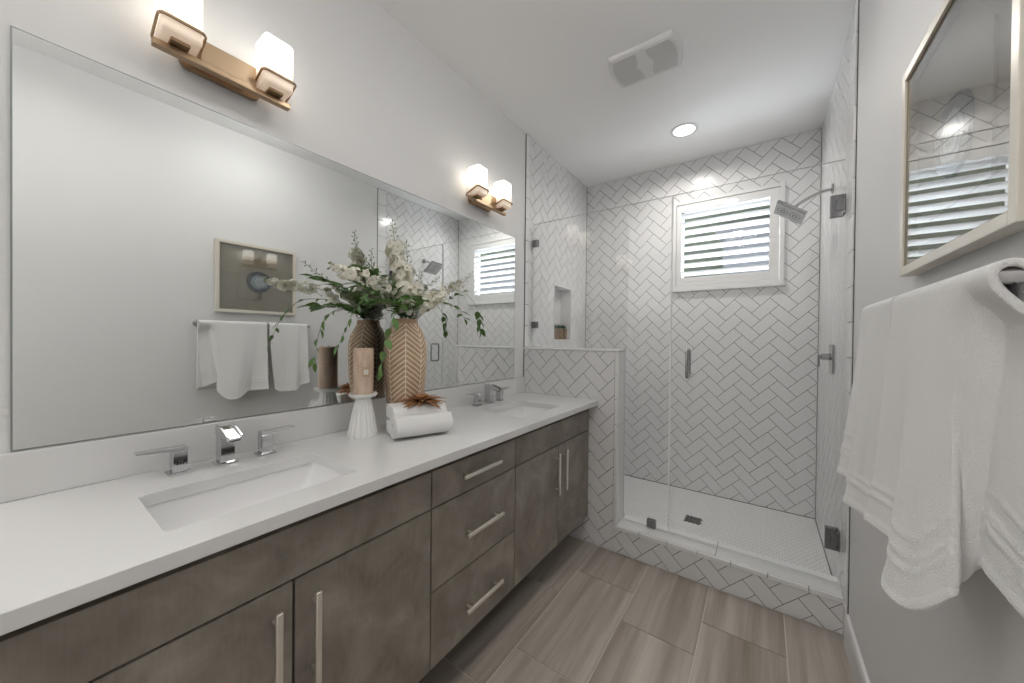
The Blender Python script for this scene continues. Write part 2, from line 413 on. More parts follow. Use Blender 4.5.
# rear wall, seen only in reflections
mb = MB()
mb.box(-2.7, W + .12, YR - .12, YR, 0, H)
struct(mb.build('wall_rear', 'wall'))
mb = MB(); mb.box(.98, 1.64, YR, YR + .035, .005, 2.03); dr = struct(mb.build('door_1', 'trim', bevel=.002))
mb = MB(); mb.box(.92, .98, YR, YR + .02, 0, 2.09); mb.box(1.64, 1.699, YR, YR + .02, 0, 2.09); mb.box(.98, 1.64, YR, YR + .02, 2.03, 2.09); mb.build('door_casing', 'trim', dr)
mb = MB(); mb.box(-2.7, -2.6, YR, -.06, 0, H); struct(mb.build('wall_bedroom', 'wall'))
mb = MB(); mb.box(-2.7, -.14, -.06, .06, 0, H); struct(mb.build('wall_divider', 'wall'))
mb = MB(); mb.box(-2.7, -.14, YR - .12, .06, H, H + .1); mb.box(-.14, W + .12, YR - .12, YB + .14, H, H + .1); struct(mb.build('ceiling', 'ceiling'))
# floor
mb = MB(); mb.box(0, W + .12, YR - .1, YB + .14, -.06, -.003, 1)
fx = .563; tw = .3077; tl = .607; g = .0024
k = 0
for i in range(-2, 4):
    x0 = fx + i * tw; j0 = 1.815 if i % 2 == 0 else 1.606
    for j in range(-6, 3):
        y1 = j0 + (j + 1) * tl; y0 = y1 - tl
        c = clip([(x0 + g, y0 + g), (x0 + tw - g, y0 + g), (x0 + tw - g, y1 - g), (x0 + g, y1 - g)], 0, W, YR, YH)
        if c: mb.prism(c, -.003, 0, lambda a, b, h: (a, b, h), 0, random.random())
struct(mb.build('floor', ['floor', 'lightgrout'], colattr=True, recalc=False))

mb = MB(); mb.box(-2.7, -.0, YR, -.06, -.05, 0); struct(mb.build('floor_bedroom', 'lightgrout'))
# half wall (pony wall) and curb
ZC, ZH, XH = .1655, 1.228, .682
mb = MB(); mb.box(0, XH - .004, YH + .004, YH + .13, 0, ZH - .012); hw = struct(mb.build('wall_partition', 'tilewhite'))
mb = MB(); mb.box(XH - .004, W, YH + .004, YH + .165, 0, ZC - .012); cb = struct(mb.build('trim_1', 'tilewhite'))
def tile_part(parent, name, rects, to3d, anchor):
    m_ = MB(); herring(m_, rects, to3d, anchor); return m_.build(name, ['tile', 'grout'], parent, recalc=True)
tile_part(hw, 'herringbone_tiles', [(.004, .660, 0.002, ZH - .016)], lambda a, b, h: (a, YH + .004 - h, b), (.348, 1.070))
tile_part(hw, 'inner_herringbone_tiles', [(.004, .68, .09, ZH - .016)], lambda a, b, h: (a, YH + .13 + h, b), (.348, 1.070))
tile_part(cb, 'herringbone_tiles', [(.662, W - .004, .002, ZC - .022)], lambda a, b, h: (a, YH + .004 - h, b), (.348, 1.070))
def bullnose(parent, name, axis, s0, s1, fn, step=.152):
    """row of rounded trim pieces; fn(a,b) -> 3d for section corner, axis run s"""
    m_ = MB(); s = s0
    while s < s1 - .004:
        e = min(s + step - .002, s1); m_.obox(*fn(s, e)); s += step
    return m_.build(name, 'tilewhite', parent, bevel=.004, seg=3)
def bx(x0, x1, y0, y1, z0, z1): return ((x0 + x1) / 2, (y0 + y1) / 2, (z0 + z1) / 2), ((x1 - x0) / 2, 0, 0), (0, (y1 - y0) / 2, 0), (0, 0, (z1 - z0) / 2)
bullnose(hw, 'top_trim', 'x', .002, XH + .006, lambda s, e: bx(s, e, YH - .006, YH + .138, ZH - .014, ZH), .60)
bullnose(hw, 'corner_trim', 'z', ZC, ZH - .016, lambda s, e: bx(.6625, XH - .006, YH - .002, YH + .01, s, e))
bullnose(hw, 'end_trim', 'z', ZC, ZH - .016, lambda s, e: bx(XH - .006, XH + .004, YH - .006, YH + .136, s, e), .60)
bullnose(cb, 'front_trim', 'x', .664, W - .002, lambda s, e: bx(s, e, YH - .006, YH + .012, ZC - .024, ZC))
bullnose(cb, 'top_slab', 'x', XH, W - .002, lambda s, e: bx(s, e, YH + .014, YH + .172, ZC - .012, ZC), .52)
m_ = MB(); m_.box(.664, W, YH + .002, YH + .17, ZC - .02, ZC - .002); m_.build('trim_grout', 'hexgrout', cb)
m_ = MB(); m_.box(.660, XH - .002, YH + .002, YH + .006, ZC, ZH - .016); m_.build('trim_grout', 'hexgrout', hw)

# tile cladding on walls
gap = .004
L3 = lambda a, b, h: (h, a, b)
zs = .076
tile_part(wl, 'herringbone_tiles', [(YH + .045, 2.235, ZH + .002, H - gap), (2.235, NY0, zs, H - gap), (NY0, NY1, zs, NZ0), (NY0, NY1, NZ1, H - gap), (NY1, YB - gap, zs, H - gap)], L3, (2.40, 1.070))
tile_part(wb, 'herringbone_tiles', [(gap + .003, WX0 - .02, zs, H - gap), (WX0 - .02, WX1 + .02, zs, WZ0 - .02), (WX0 - .02, WX1 + .02, WZ1 + .02, H - gap), (WX1 + .02, W - gap - .003, zs, H - gap)], lambda a, b, h: (a, YB - h, b), (1.318, .844))
tile_part(wr, 'herringbone_tiles', [(-(YB - gap), -(YH + .035), ZC if False else zs + .09, H - gap), (-(YB - gap), -2.275, zs, zs + .09)], lambda a, b, h: (W - h, -a, b), (-2.5, .9))
bullnose(wl, 'edge_trim', 'z', ZH + .002, H - .003, lambda s, e: bx(0, .008, YH + .0, YH + .042, s, e))
bullnose(wr, 'edge_trim', 'z', .004, H - .003, lambda s, e: bx(W - .010, W, YH - .055, YH + .032, s, e))
m_ = MB(); m_.box(W - .004, W, YH - .053, YH + .034, .0, H); m_.build('trim_grout', 'grout', wr)
m_ = MB(); m_.box(0, .003, YH - .003, YH + .045, ZH, H); m_.build('trim_grout', 'grout', wl)
m_ = MB()
m_.box(0, .0045, YB - .0045, YB, zs, H - .001); m_.build('corner_joint', 'grout', wl)
m_ = MB(); m_.box(W - .0045, W, YB - .0045, YB, zs, H - .001); m_.build('corner_joint', 'grout', wr)
m_ = MB(); m_.box(.004, W - .004, YB - .006, YB, zs, zs + .004); m_.build('floor_joint', 'grout', wb)
m_ = MB(); m_.box(W - .007, W, YH + .172, YB, zs, zs + .004); m_.build('floor_joint', 'grout', wr)
m_ = MB(); m_.box(W - .003, W, YH - .0585, YH - .055, .135, H - .001); m_.build('trim_joint', 'grout', wr)
m_ = MB(); m_.box(0, .006, YH - .003, YH, ZMB_, H - .001); m_.build('trim_joint', 'grout', wl)
# niche lining: small mosaic back and square side tiles
m_ = MB(); m_.box(-.101, -.098, NY0, NY1, NZ0, NZ1, 1)
z = NZ0
while z < NZ1:
    y = NY0 - (.012 if int((z - NZ0) / .0165 + .5) % 2 else 0)
    while y < NY1:
        a, b = max(y, NY0), min(y + .0345, NY1)
        if b - a > .003: m_.box(-.098, -.095, a, b, z, min(z + .0148, NZ1))
        y += .036
    z += .0165
m_.build('niche_mosaic', ['tile', 'hexgrout'], wl)
m_ = MB()
for (ya, yb_) in ((NY0, NY0 + .006), (NY1 - .006, NY1)):
    zz = NZ0
    while zz < NZ1: m_.box(-.095, .002, ya, yb_, zz + .001, min(zz + .15, NZ1) - .001); zz += .15
m_.box(-.095, .002, NY0, NY1, NZ0, NZ0 + .006); m_.box(-.095, .002, NY0, NY1, NZ1 - .006, NZ1)
m_.build('niche_lining', 'tilewhite', wl)
m_ = MB()
for a in ((NY0 - .006, NY1 + .006, NZ0 - .006, NZ0 + .006), (NY0 - .006, NY1 + .006, NZ1 - .006, NZ1 + .006), (NY0 - .006, NY0 + .006, NZ0, NZ1), (NY1 - .006, NY1 + .006, NZ0, NZ1)):
    m_.box(.002, .0075, *a)
m_.build('niche_edge', 'tilewhite', wl, bevel=.001)

# shower floor: hexagon mosaic
m_ = MB(); m_.box(0, W, YH + .13, YB, 0, zs - .003, 1)
s_ = .0145; fw = s_ * sqrt(3); row = 0; y = YH + .16
while y < YB + s_:
    x = (fw / 2 if row % 2 else 0)
    while x < W + fw:
        poly = [(x + (s_ - .0015) * sin(radians(60 * q)), y + (s_ - .0015) * cos(radians(60 * q))) for q in range(6)]
        c = clip(poly, .005, W - .005, YH + .172, YB - .005)
        if c and not (.97 < x < 1.07 and 2.60 < y < 2.70): m_.prism(c, zs - .003, zs, lambda a, b, h: (a, b, h), 0)
        x += fw
    y += s_ * 1.5; row += 1
sf = struct(m_.build('floor_shower', ['tilewhite', 'hexgrout'], recalc=False))

# baseboards
m_ = MB(); m_.loft([[(W, y_, 0), (W - .013, y_, 0), (W - .013, y_, .115), (W - .009, y_, .130), (W, y_, .135)] for y_ in (YR, YH - .058)], True, True)
struct(m_.build('baseboard_right', 'trim'))
m_ = MB(); m_.loft([[(0, y_, 0), (.013, y_, 0), (.013, y_, .115), (.009, y_, .130), (0, y_, .135)] for y_ in (-.06, YH + .002)], True, True)
struct(m_.build('baseboard_left', 'trim'))

# ------------------------------------------------------------------ windows
def shutter_window(name, x0, x1, z0, z1, yface, dirn, opening, nl, panels=1, mullion_div=None):
    """casing faces the room; dirn=+1: outdoors is +y"""
    w = empty(name, ((x0 + x1) / 2, yface, z0)); struct(w)
    d = dirn
    def B(mb, a0, a1, h0, h1, c0, c1):
        ya, yb_ = sorted((yface - d * h0, yface - d * h1)); mb.box(a0, a1, ya, yb_, c0, c1)
    m = MB(); t = .026
    B(m, x0, x0 + t, -.02, .018, z0 + .02, z1); B(m, x1 - t, x1, -.02, .018, z0 + .02, z1)
    B(m, x0 + t, x1 - t, -.02, .018, z1 - t, z1); B(m, x0 + t, x1 - t, -.02, .018, z0 + .02, z0 + .05)
    m.build('casing', 'shutter', w, bevel=.002)
    m = MB(); B(m, x0 - .005, x1 + .008, -.02, .028, z0, z0 + .018); m.build('sill', 'shutter', w, bevel=.003)
    px0, px1 = x0 + t + .003, x1 - t - .003
    pw = (px1 - px0) / panels
    oz0, oz1 = opening
    for k in range(panels):
        a0, a1 = px0 + k * pw + .001, px0 + (k + 1) * pw - .001
        st = .034 if panels == 1 else .03; st2 = .056 if panels == 1 else .03
        m = MB(); B(m, a0, a0 + st, -.015, .012, z0 + .052, z1 - t - .003); B(m, a1 - st2, a1, -.015, .012, z0 + .052, z1 - t - .003)
        B(m, a0 + st, a1 - st2, -.015, .012, z0 + .052, oz0); B(m, a0 + st, a1 - st2, -.015, .012, oz1, z1 - t - .003)
        pf = m.build('shutter_panel', 'shutter', w, bevel=.0015)
        m = MB(); n = nl; pitch = (oz1 - oz0) / n; th = radians(30)
        for i in range(n):
            zc = oz0 + (i + .5) * pitch; hw_ = .0285 if panels == 1 else .026
            ring = []
            for q in range(12):
                a = 2 * pi * q / 12; u = hw_ * cos(a); v = .0045 * sin(a)
                # inner edge high, outer edge low
                ring.append((d * u * cos(th) , -u * sin(th) + v * cos(th)))
            m.loft([[(xx, yface + d * .006 + yy, zc + zz) for yy, zz in ring] for xx in (a0 + st + .002, a1 - st2 - .002)])
        m.build('louvers', 'louver', pf, smooth=40)
    return w
w1 = shutter_window('window_1', .772, 1.505, 1.682, 2.415, YB - .003, 1, (1.795, 2.332), 8)
m = MB(); m.box(WX0, WX1, YB + .10, YB + .105, WZ0, WZ1); m.build('window_pane', 'winglass', w1)
m = MB()
for a in ((WX0, WX0 + .035, WZ0, WZ1), (WX1 - .035, WX1, WZ0, WZ1), (WX0, WX1, WZ0, WZ0 + .035), (WX0, WX1, WZ1 - .035, WZ1)):
    m.box(a[0], a[1], YB + .085, YB + .125, a[2], a[3])
m.build('window_sash', 'shutter', w1)
# outside
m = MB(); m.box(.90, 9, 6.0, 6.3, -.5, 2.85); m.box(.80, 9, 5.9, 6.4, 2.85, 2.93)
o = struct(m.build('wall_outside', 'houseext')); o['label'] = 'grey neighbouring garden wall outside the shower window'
m = MB(); random.seed(3)
nx, nz = 60, 44; vs = []
for i in range(nx + 1):
    for j in range(nz + 1):
        x = -7 + 16 * i / nx; z = -.5 + 6.3 * j / nz
        n = noise.fractal(V((x * .9, z * .9, 3)), 1, 2, 4)
        vs.append((x, 7.6 + .5 * n - .15 * (z / 6), z + .15 * n))
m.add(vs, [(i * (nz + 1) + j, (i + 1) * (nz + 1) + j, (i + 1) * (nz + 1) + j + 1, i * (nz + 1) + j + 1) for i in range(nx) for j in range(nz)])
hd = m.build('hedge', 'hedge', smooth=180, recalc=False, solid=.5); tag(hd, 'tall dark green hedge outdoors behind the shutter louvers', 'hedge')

# ------------------------------------------------------------------ mirror
ZMB, ZMT, YM0, YM1 = 1.018, 1.977, -.007, 1.975
m = MB(); m.box(.0005, .0055, YM0, YM1, ZMB, ZMT, 1); m.add([(.0058, YM0 + .003, ZMB + .003), (.0058, YM1 - .003, ZMB + .003), (.0058, YM1 - .003, ZMT - .003), (.0058, YM0 + .003, ZMT - .003)], [(0, 1, 2, 3)], 0)
o = m.build('wall_mirror', ['mirror', 'mirroredge'], recalc=False, origin=(.003, YM0, ZMB)); tag(o, 'wide frameless mirror on the wall above the vanity backsplash', 'mirror')

# ------------------------------------------------------------------ vanity
DV = .503; Y_L, Y1, Y2, YS, Y0 = -.043, .797, 1.284, 1.690, .377
ZR, ZD2, ZVB = .718, .437, .178; ZTOP = .848
DC = .560
SINKS = [(.335, .362), (.335, 1.602)]
SHX, SHY = .130, .197
outer = [(.0, Y_L - .012), (DC, Y_L - .012), (DC, YH), (.0, YH)]
holes = [rr(cx, cy, SHX, SHY, .014) for cx, cy in SINKS]
mb = plate_holes(outer, holes, HC - .03, HC)
ct = mb.build('countertop', 'quartz', origin=(.28, 1.03, HC - .03), bevel=.0015)
tag(ct, 'white quartz countertop running along the whole double vanity', 'countertop')
m = MB(); m.box(.0, .02, Y_L - .012, YM1 + .02, HC + .0005, ZMB - .001); m.build('backsplash', 'quartz', ct, bevel=.0015)
m = MB(); m.box(.0, .02, YM1 + .022, YH - .001, HC + .0005, ZMB - .001); m.build('backsplash', 'quartz', ct, bevel=.0015)

def sink(cx, cy, label):
    root = empty('undermount_sink', (cx, cy, HC - .16), label, 'sink', 'sinks set into the countertop')
    m = MB(); rings = []
    prof = [(0, 0, -.031, .016), (0, .0, -.045, .018), (.006, .012, -.080, .022), (.020, .035, -.110, .03), (.045, .070, -.128, .035), (.075, .11, -.134, .03), (.112, .17, -.137, .012)]
    for ix, iy, dz, r in prof:
        rings.append([(x, y, HC + dz) for x, y in rr(cx, cy, SHX + .004 - ix, SHY + .004 - iy, r)])
    m.loft(rings, True, False); n = len(rings[0]); m.add(rings[-1], [tuple(range(n))])
    outer_r = [[(x, y, HC - .0305) for x, y in rr(cx, cy, SHX + .02, SHY + .02, .03)]]
    m.loft([outer_r[0], rings[0]], True, False)
    b = m.build('basin', 'ceramic', root, smooth=50, recalc=False)
    m = MB(); m.lathe([(.0, HC - .1355), (.021, HC - .1355), (.022, HC - .137), (.0, HC - .1372)], cx, cy, 24, cap=False); m.build('drain', 'chrome', root, smooth=40)
    return root
sink(*SINKS[0], 'rectangular white sink nearest the camera, beneath the left faucet')
sink(*SINKS[1], 'rectangular white sink at the far end beside the tiled half wall')

def bar_pull(parent, p0, p1, out=.030, r=.0072):
    p0, p1 = V(p0), V(p1); d = (p1 - p0).normalized(); m = MB()
    o_ = V((out, 0, 0))
    side = d.cross(V((1, 0, 0))).normalized()
    c = (p0 + p1) / 2 + o_
    m.obox(c, d * ((p1 - p0).length / 2), V((1, 0, 0)) * r * .75, side * r)
    for f in (.13, .87):
        q = p0.lerp(p1, f); m.tube([q, q + o_ * .9], .0052, 10)
    return m.build('handle', 'nickel', parent, bevel=.0022, seg=2, smooth=40)
def panel(parent, name, y0, y1, z0, z1):
    g = .0026; m = MB(); m.box(DV - .019, DV, y0 + g, y1 - g, z0 + g, z1 - g); return m.build(name, 'wood', parent, bevel=.0012)
def cab_body(root, y0, y1):
    m = MB(); x0 = .002; x1 = DV - .022
    m.box(x0, x1, y0, y0 + .016, ZVB + .002, .866); m.box(x0, x1, y1 - .016, y1, ZVB + .002, .866)
    m.box(x0, x1, y0 + .016, y1 - .016, ZVB + .002, ZVB + .018); m.box(x0, x0 + .008, y0 + .016, y1 - .016, ZVB + .018, .866)
    m.box(x1 - .016, x1, y0 + .016, y1 - .016, ZVB + .018, .866)
    return m.build('body', 'cabinside', root)
def sink_cabinet(y0, ym, y1, label, hz):
    root = empty('vanity_cabinet', (.25, (y0 + y1) / 2, ZVB), label, 'cabinet', 'vanity cabinets under the countertop')
    cab_body(root, y0, y1)
    panel(root, 'false_drawer_front', y0, y1, ZR, ZTOP - .003)
    for a, b, yh in ((y0, ym, ym - .042), (ym, y1, ym + .042)):
        d = panel(root, 'door', a, b, ZVB, ZR)
        bar_pull(d, (DV, yh, hz[0]), (DV, yh, hz[1]))
    return root
c1 = sink_cabinet(Y_L, Y0, Y1, 'grey-brown two-door vanity cabinet nearest the camera under the left sink', (.455, .678))
m = MB(); m.box(.0, DV, Y_L - .012, Y_L, ZVB, .862); m.build('end_panel', 'wood', c1)
c2 = sink_cabinet(Y2, YS, YH - .016, 'grey-brown two-door vanity cabinet at the far end against the half wall', (.470, .688))
m = MB(); m.box(.0, DV - .004, YH - .016, YH - .001, ZVB, .862); m.build('filler_panel', 'wood', c2)
root = empty('drawer_cabinet', (.25, (Y1 + Y2) / 2, ZVB), 'grey-brown three-drawer cabinet in the middle of the vanity', 'cabinet')
cab_body(root, Y1, Y2)
for a, b, hz, ya, yb_ in ((ZR, ZTOP - .003, .790, .925, 1.143), (ZD2, ZR, .571, .945, 1.160), (ZVB, ZD2, .292, .945, 1.160)):
    d = panel(root, 'drawer', Y1, Y2, a, b); bar_pull(d, (DV, ya, hz), (DV, yb_, hz))

# faucets
def faucet(cx, cy, label):
    root = empty('faucet', (cx, cy, HC), label, 'faucet', 'chrome widespread faucets on the countertop')
    m = MB(); m.box(cx - .026, cx + .026, cy - .026, cy + .026, HC, HC + .006); m.box(cx - .021, cx + .021, cy - .018, cy + .018, HC + .006, HC + .098)
    # sloped open trough projecting over the bowl
    rings = []
    for t, zt, zb in ((0, .112, .085), (.045, .110, .084), (.10, .092, .078)):
        x = cx - .021 + t; rings.append([(x, cy - .020, HC + zb), (x, cy + .020, HC + zb), (x, cy + .020, HC + zt), (x, cy + .014, HC + zt), (x, cy + .014, HC + zt - .007), (x, cy - .014, HC + zt - .007), (x, cy - .014, HC + zt), (x, cy - .020, HC + zt)])
    m.loft(rings); sp = m.build('spout', 'chrome', root, bevel=.0018)
    m = MB(); m.box(cx + .055, cx + .0795, cy - .013, cy + .013, HC + .0770, HC + .0800); m.build('outlet', 'black', sp)
    for s in (-1, 1):
        hy = cy + s * .103; m = MB()
        m.box(cx - .024, cx + .024, hy - .024, hy + .024, HC, HC + .006); m.box(cx - .017, cx + .017, hy - .016, hy + .016, HC + .006, HC + .062)
        h = m.build('handle_base', 'chrome', root, bevel=.0018)
        m = MB(); m.loft([[(cx - .014, hy - s * .016, HC + .060), (cx + .014, hy - s * .016, HC + .060), (cx + .014, hy - s * .016, HC + .074), (cx - .014, hy - s * .016, HC + .074)],
                           [(cx - .014, hy + s * .018, HC + .063), (cx + .014, hy + s * .018, HC + .063), (cx + .014, hy + s * .018, HC + .074), (cx - .014, hy + s * .018, HC + .074)],
                           [(cx - .012, hy + s * .084, HC + .070), (cx + .012, hy + s * .084, HC + .070), (cx + .012, hy + s * .084, HC + .076), (cx - .012, hy + s * .084, HC + .076)]])
        m.build('lever', 'chrome', root, bevel=.001)
        if s < 0:
            m = MB()
            for k in (-1, 0, 1): m.box(cx + .0168, cx + .0176, hy + k * .006 - .0013, hy + k * .006 + .0013, HC + .026, HC + .036)
            m.build('vent_slots', 'black', root)
faucet(.090, .362, 'chrome three-piece faucet behind the sink nearest the camera')
faucet(.090, 1.602, 'chrome three-piece faucet behind the far sink by the half wall')

# ------------------------------------------------------------------ vase, candle, towels
VX, VY = .143, .967
vroot_prof = [(.0, .0), (.058, .0), (.062, .004), (.070, .06), (.079, .14), (.086, .23), (.089, .30), (.087, .345), (.079, .385), (.064, .415), (.053, .432), (.050, .445), (.049, .456), (.044, .456), (.043, .44), (.05, .42), (.06, .40), (.06, .1), (.0, .05)]
m = MB(); m.lathe([(r, HC + z) for r, z in vroot_prof], VX, VY, 64, cap=False)
vs_ = m.build('vase', 'vase', origin=(VX, VY, HC), smooth=40); tag(vs_, 'tall brown vase carved with cream chevrons, holding the flowers', 'vase')
CX, CY = .137, .775
m = MB(); prof = [(.0, 0), (.053, 0), (.054, .004), (.050, .02), (.041, .07), (.033, .11), (.028, .133), (.028, .145)]
n = 72; rings = []
for r, z in prof:
    fl = 0 if r == 0 or z < .003 or z > .14 else .05
    rings.append([(CX + r * (1 + fl * cos(18 * 2 * pi * j / n)) * cos(2 * pi * j / n), CY + r * (1 + fl * cos(18 * 2 * pi * j / n)) * sin(2 * pi * j / n), HC + z) for j in range(n)])
m.loft(rings, True, True)
ch = m.build('candle_holder', 'matteceramic', origin=(CX, CY, HC), smooth=60); tag(ch, 'fluted white ceramic candle holder between the faucet and the vase', 'candle holder')
m = MB(); m.lathe([(0, HC + .143), (.030, HC + .143), (.048, HC + .150), (.052, HC + .156), (.052, HC + .162), (.047, HC + .160), (0, HC + .160)], CX, CY, 48, cap=False); m.build('top_plate', 'matteceramic', ch, smooth=40)
cz = HC + .1605
root = empty('pillar_candle', (CX, CY, cz), 'tan marbled pillar candle standing on the white fluted holder', 'candle')
m = MB(); m.lathe([(0, cz), (.036, cz), (.037, cz + .002), (.037, cz + .172), (.034, cz + .175), (.02, cz + .172), (0, cz + .171)], CX, CY, 40, cap=False); m.build('wax', 'candle', root, smooth=40)
m = MB(); m.tube([(CX, CY, cz + .17), (CX + .001, CY, cz + .182)], .001, 6); m.build('wick', 'black', root)
m = MB(); m.tube([(CX + .0378 * cos(a), CY + .0378 * sin(a), cz + .105 + .003 * sin(3 * a)) for a in [2 * pi * i / 28 for i in range(28)]], .0009, 5, closed=True); m.build('twine', 'candletag', root)
ta = radians(-18); d_ = V((cos(ta), sin(ta), 0)); t_ = V((-sin(ta), cos(ta), 0))
m = MB(); m.obox(V((CX, CY, cz + .085)) + d_ * .0395, t_ * .013, d_ * .0008, V((0, 0, .017))); m.build('tag', 'candletag', root, bevel=.0005)
m = MB(); m.obox(V((CX, CY, cz + .085)) + d_ * .0405, t_ * .009, d_ * .0003, V((0, 0, .010))); m.build('tag_print', 'petal', root)

def ribbon_extrude(path, y0, y1, T, thick, ny=10, wob=.0012, seed=0):
    """path: list of (u,w) in section; extruded along T-local axis. T maps (u, s, w)->3d. returns solid closed mesh"""
    n = len(path); nor = []
    for i in range(n):
        a = path[max(i - 1, 0)]; b = path[min(i + 1, n - 1)]; dx, dy = b[0] - a[0], b[1] - a[1]; l = sqrt(dx * dx + dy * dy) or 1; nor.append((-dy / l, dx / l))
    outline = [(p[0] + q[0] * thick / 2, p[1] + q[1] * thick / 2) for p, q in zip(path, nor)] + [(p[0] - q[0] * thick / 2, p[1] - q[1] * thick / 2) for p, q in reversed(list(zip(path, nor)))]
    m = MB(); rings = []
    for k in range(ny + 1):
        s = y0 + (y1 - y0) * k / ny
        rings.append([T(u + wob * noise.noise(V((u * 40, s * 25 + seed, w * 40))), s, w + wob * 1.5 * noise.noise(V((u * 30 + 9, s * 20 + seed, w * 30)))) for u, w in outline])
    m.loft(rings, True, False)
    # end caps as quads between the two sides of the ribbon
    N = len(outline)
    for ring in (rings[0], rings[-1]):
        m.add(ring, [(i, i + 1, N - 2 - i, N - 1 - i) for i in range(n - 1)])
    return m
# front rolled towel: spiral section, lying along the counter edge direction
pA = V((.296, .796, HC)); pB = V((.377, 1.015, HC)); dT = (pB - pA).normalized(); nT = V((dT.y, -dT.x, 0))   # nT points into the room (+x)
base = (pA + pB) / 2
TLn = (pB - pA).length / 2
def TF(off, z0):
    return lambda u, s, w: base + dT * s + nT * (u + off) + V((0, 0, z0 + w))
sp = []
for k in range(90):
    a = k / 89 * 2 * pi * 2.75; r = .009 + .0124 * a / (2 * pi)
    sp.append((r * 1.18 * cos(a + 2.6), r * .96 * sin(a + 2.6)))
m = ribbon_extrude(sp, -TLn + .002, TLn - .014, TF(-.014, .0465), .0100, 14)
o = m.build('rolled_towel', 'towel', origin=(base.x - .014, base.y, HC), smooth=60, merge=True); tag(o, 'white hand towel rolled up at the front edge of the counter', 'towel')
# folded towel standing behind it
fold = []
hs = [.031, .090]
for i, h in enumerate(hs):
    xs = (-.034, .036) if i % 2 == 0 else (.036, -.034)
    for q in range(8): fold.append((xs[0] + (xs[1] - xs[0]) * q / 7, h))
    if i < 1:
        sx = 1 if i % 2 == 0 else -1
        for q in range(1, 6):
            a = -pi / 2 + pi * q / 6; fold.append((xs[1] + sx * .022 * cos(a), h + .0295 + .0295 * sin(a)))
m = ribbon_extrude(fold, -TLn + .010, TLn - .014, TF(-.098, .0), .050, 14, .0025, 5)
o = m.build('folded_towel', 'towel', origin=(base.x - .1, base.y, HC), smooth=60, merge=True, bevel=None); tag(o, 'white towel folded into a stack behind the rolled towel, dried flower on top', 'towel')
# dried flower
fc = base + nT * -.080 + V((0, 0, .117)) + dT * .018
root = empty('dried_flower', fc, 'spiky brown dried flower lying on top of the folded white towel', 'dried flower')
random.seed(11); m = MB()
def spear(m, base, d, up, L, wd, droop, nseg=6, fold=.25):
    d = V(d).normalized(); up = V(up); side = d.cross(up).normalized(); up = side.cross(d).normalized()
    vs = []; 
    for i in range(nseg + 1):
        t = i / nseg; c = V(base) + d * (L * t) - up * (droop * L * t * t); w = wd * (sin(pi * min(1, t * .9 + .12)) ** .8) * (1 if i < nseg else 0.05)
        vs += [c - side * w + up * fold * w, c, c + side * w + up * fold * w]
    m.add(vs, [(3 * i + a, 3 * i + a + 1, 3 * i + a + 4, 3 * i + a + 3) for i in range(nseg) for a in (0, 1)])
for k in range(60):
    a = 2 * pi * k * .381966 + random.uniform(-.1, .1); el = radians([2, 16, 32, 55][k % 4] + random.uniform(-5, 5))
    L = [.100, .086, .062, .04][k % 4] * random.uniform(.8, 1.12)
    spear(m, fc + V((.006 * cos(a), .006 * sin(a), .004)), (cos(a) * cos(el), sin(a) * cos(el), sin(el)), (0, 0, 1), L, .0078, .22)
m.build('petals', 'drypetal', root, recalc=False, solid=.0014, smooth=60)
m = MB(); m.lathe([(0, fc.z), (.014, fc.z), (.012, fc.z + .010), (0, fc.z + .016)], fc.x, fc.y, 14, cap=False); m.build('flower_centre', 'drypetal', root, smooth=60)

# ------------------------------------------------------------------ flowers
def bez(pts, n):
    """Catmull-Rom through pts"""
    P = [V(p) for p in pts]; P = [P[0] * 2 - P[1]] + P + [P[-1] * 2 - P[-2]]; out = []
    segs = len(P) - 3
    for i in range(n + 1):
        t = i / n * segs; k = min(int(t), segs - 1); t -= k; a, b, c, d = P[k:k + 4]
        out.append(.5 * ((2 * b) + (c - a) * t + (2 * a - 5 * b + 4 * c - d) * t * t + (3 * b - a - 3 * c + d) * t ** 3))
    return out
def leaf(m, base, d, up, L, wd, curl=.15, mi=0): 
    d = V(d).normalized(); side = d.cross(V(up)); side = side.normalized() if side.length > 1e-3 else d.orthogonal().normalized(); u = side.cross(d)
    vs = []; ns = 6
    for i in range(ns + 1):
        t = i / ns; w = wd * (sin(pi * t ** .8) ** .9 if 0 < t < 1 else .03); c = V(base) + d * L * t - u * curl * L * t * t
        vs += [c - side * w + u * .3 * w, c, c + side * w + u * .3 * w]
    m.add(vs, [(3 * i + a, 3 * i + a + 1, 3 * i + a + 4, 3 * i + a + 3) for i in range(ns) for a in (0, 1)], mi)
def blossom_mesh():
    m = MB()
    for k in range(5):
        a = 2 * pi * k / 5; d = V((cos(a), sin(a), 0)); s = V((-sin(a), cos(a), 0)); vs = []
        for i in range(5):
            t = i / 4; w = .0078 * sin(pi * min(.97, t * .84 + .12)) ; c = d * (.0165 * t) + V((0, 0, .007 * t - .009 * t * t * t))
            vs += [c - s * w + V((0, 0, .0018)), c, c + s * w + V((0, 0, .0018))]
        m.add(vs, [(3 * i + q, 3 * i + q + 1, 3 * i + q + 4, 3 * i + q + 3) for i in range(4) for q in (0, 1)])
    m.lathe([(0, .0), (.0011, .001), (.0011, .004), (0, .005)], 0, 0, 6, mi=1, cap=False)
    me_o = m.build('blossom', ['petal', 'candletag'], recalc=False, smooth=80); me = me_o.data; bpy.data.objects.remove(me_o); return me
BL = blossom_mesh()
NECK = V((VX, VY, HC + .45))
def stem_pts(ctrl, i):
    a = 2 * pi * i * .38
    p0 = V((VX + .020 * cos(a), VY + .020 * sin(a), HC + .35)); return bez([p0, NECK + V((.022 * cos(a), .022 * sin(a), .01))] + ctrl, 28)
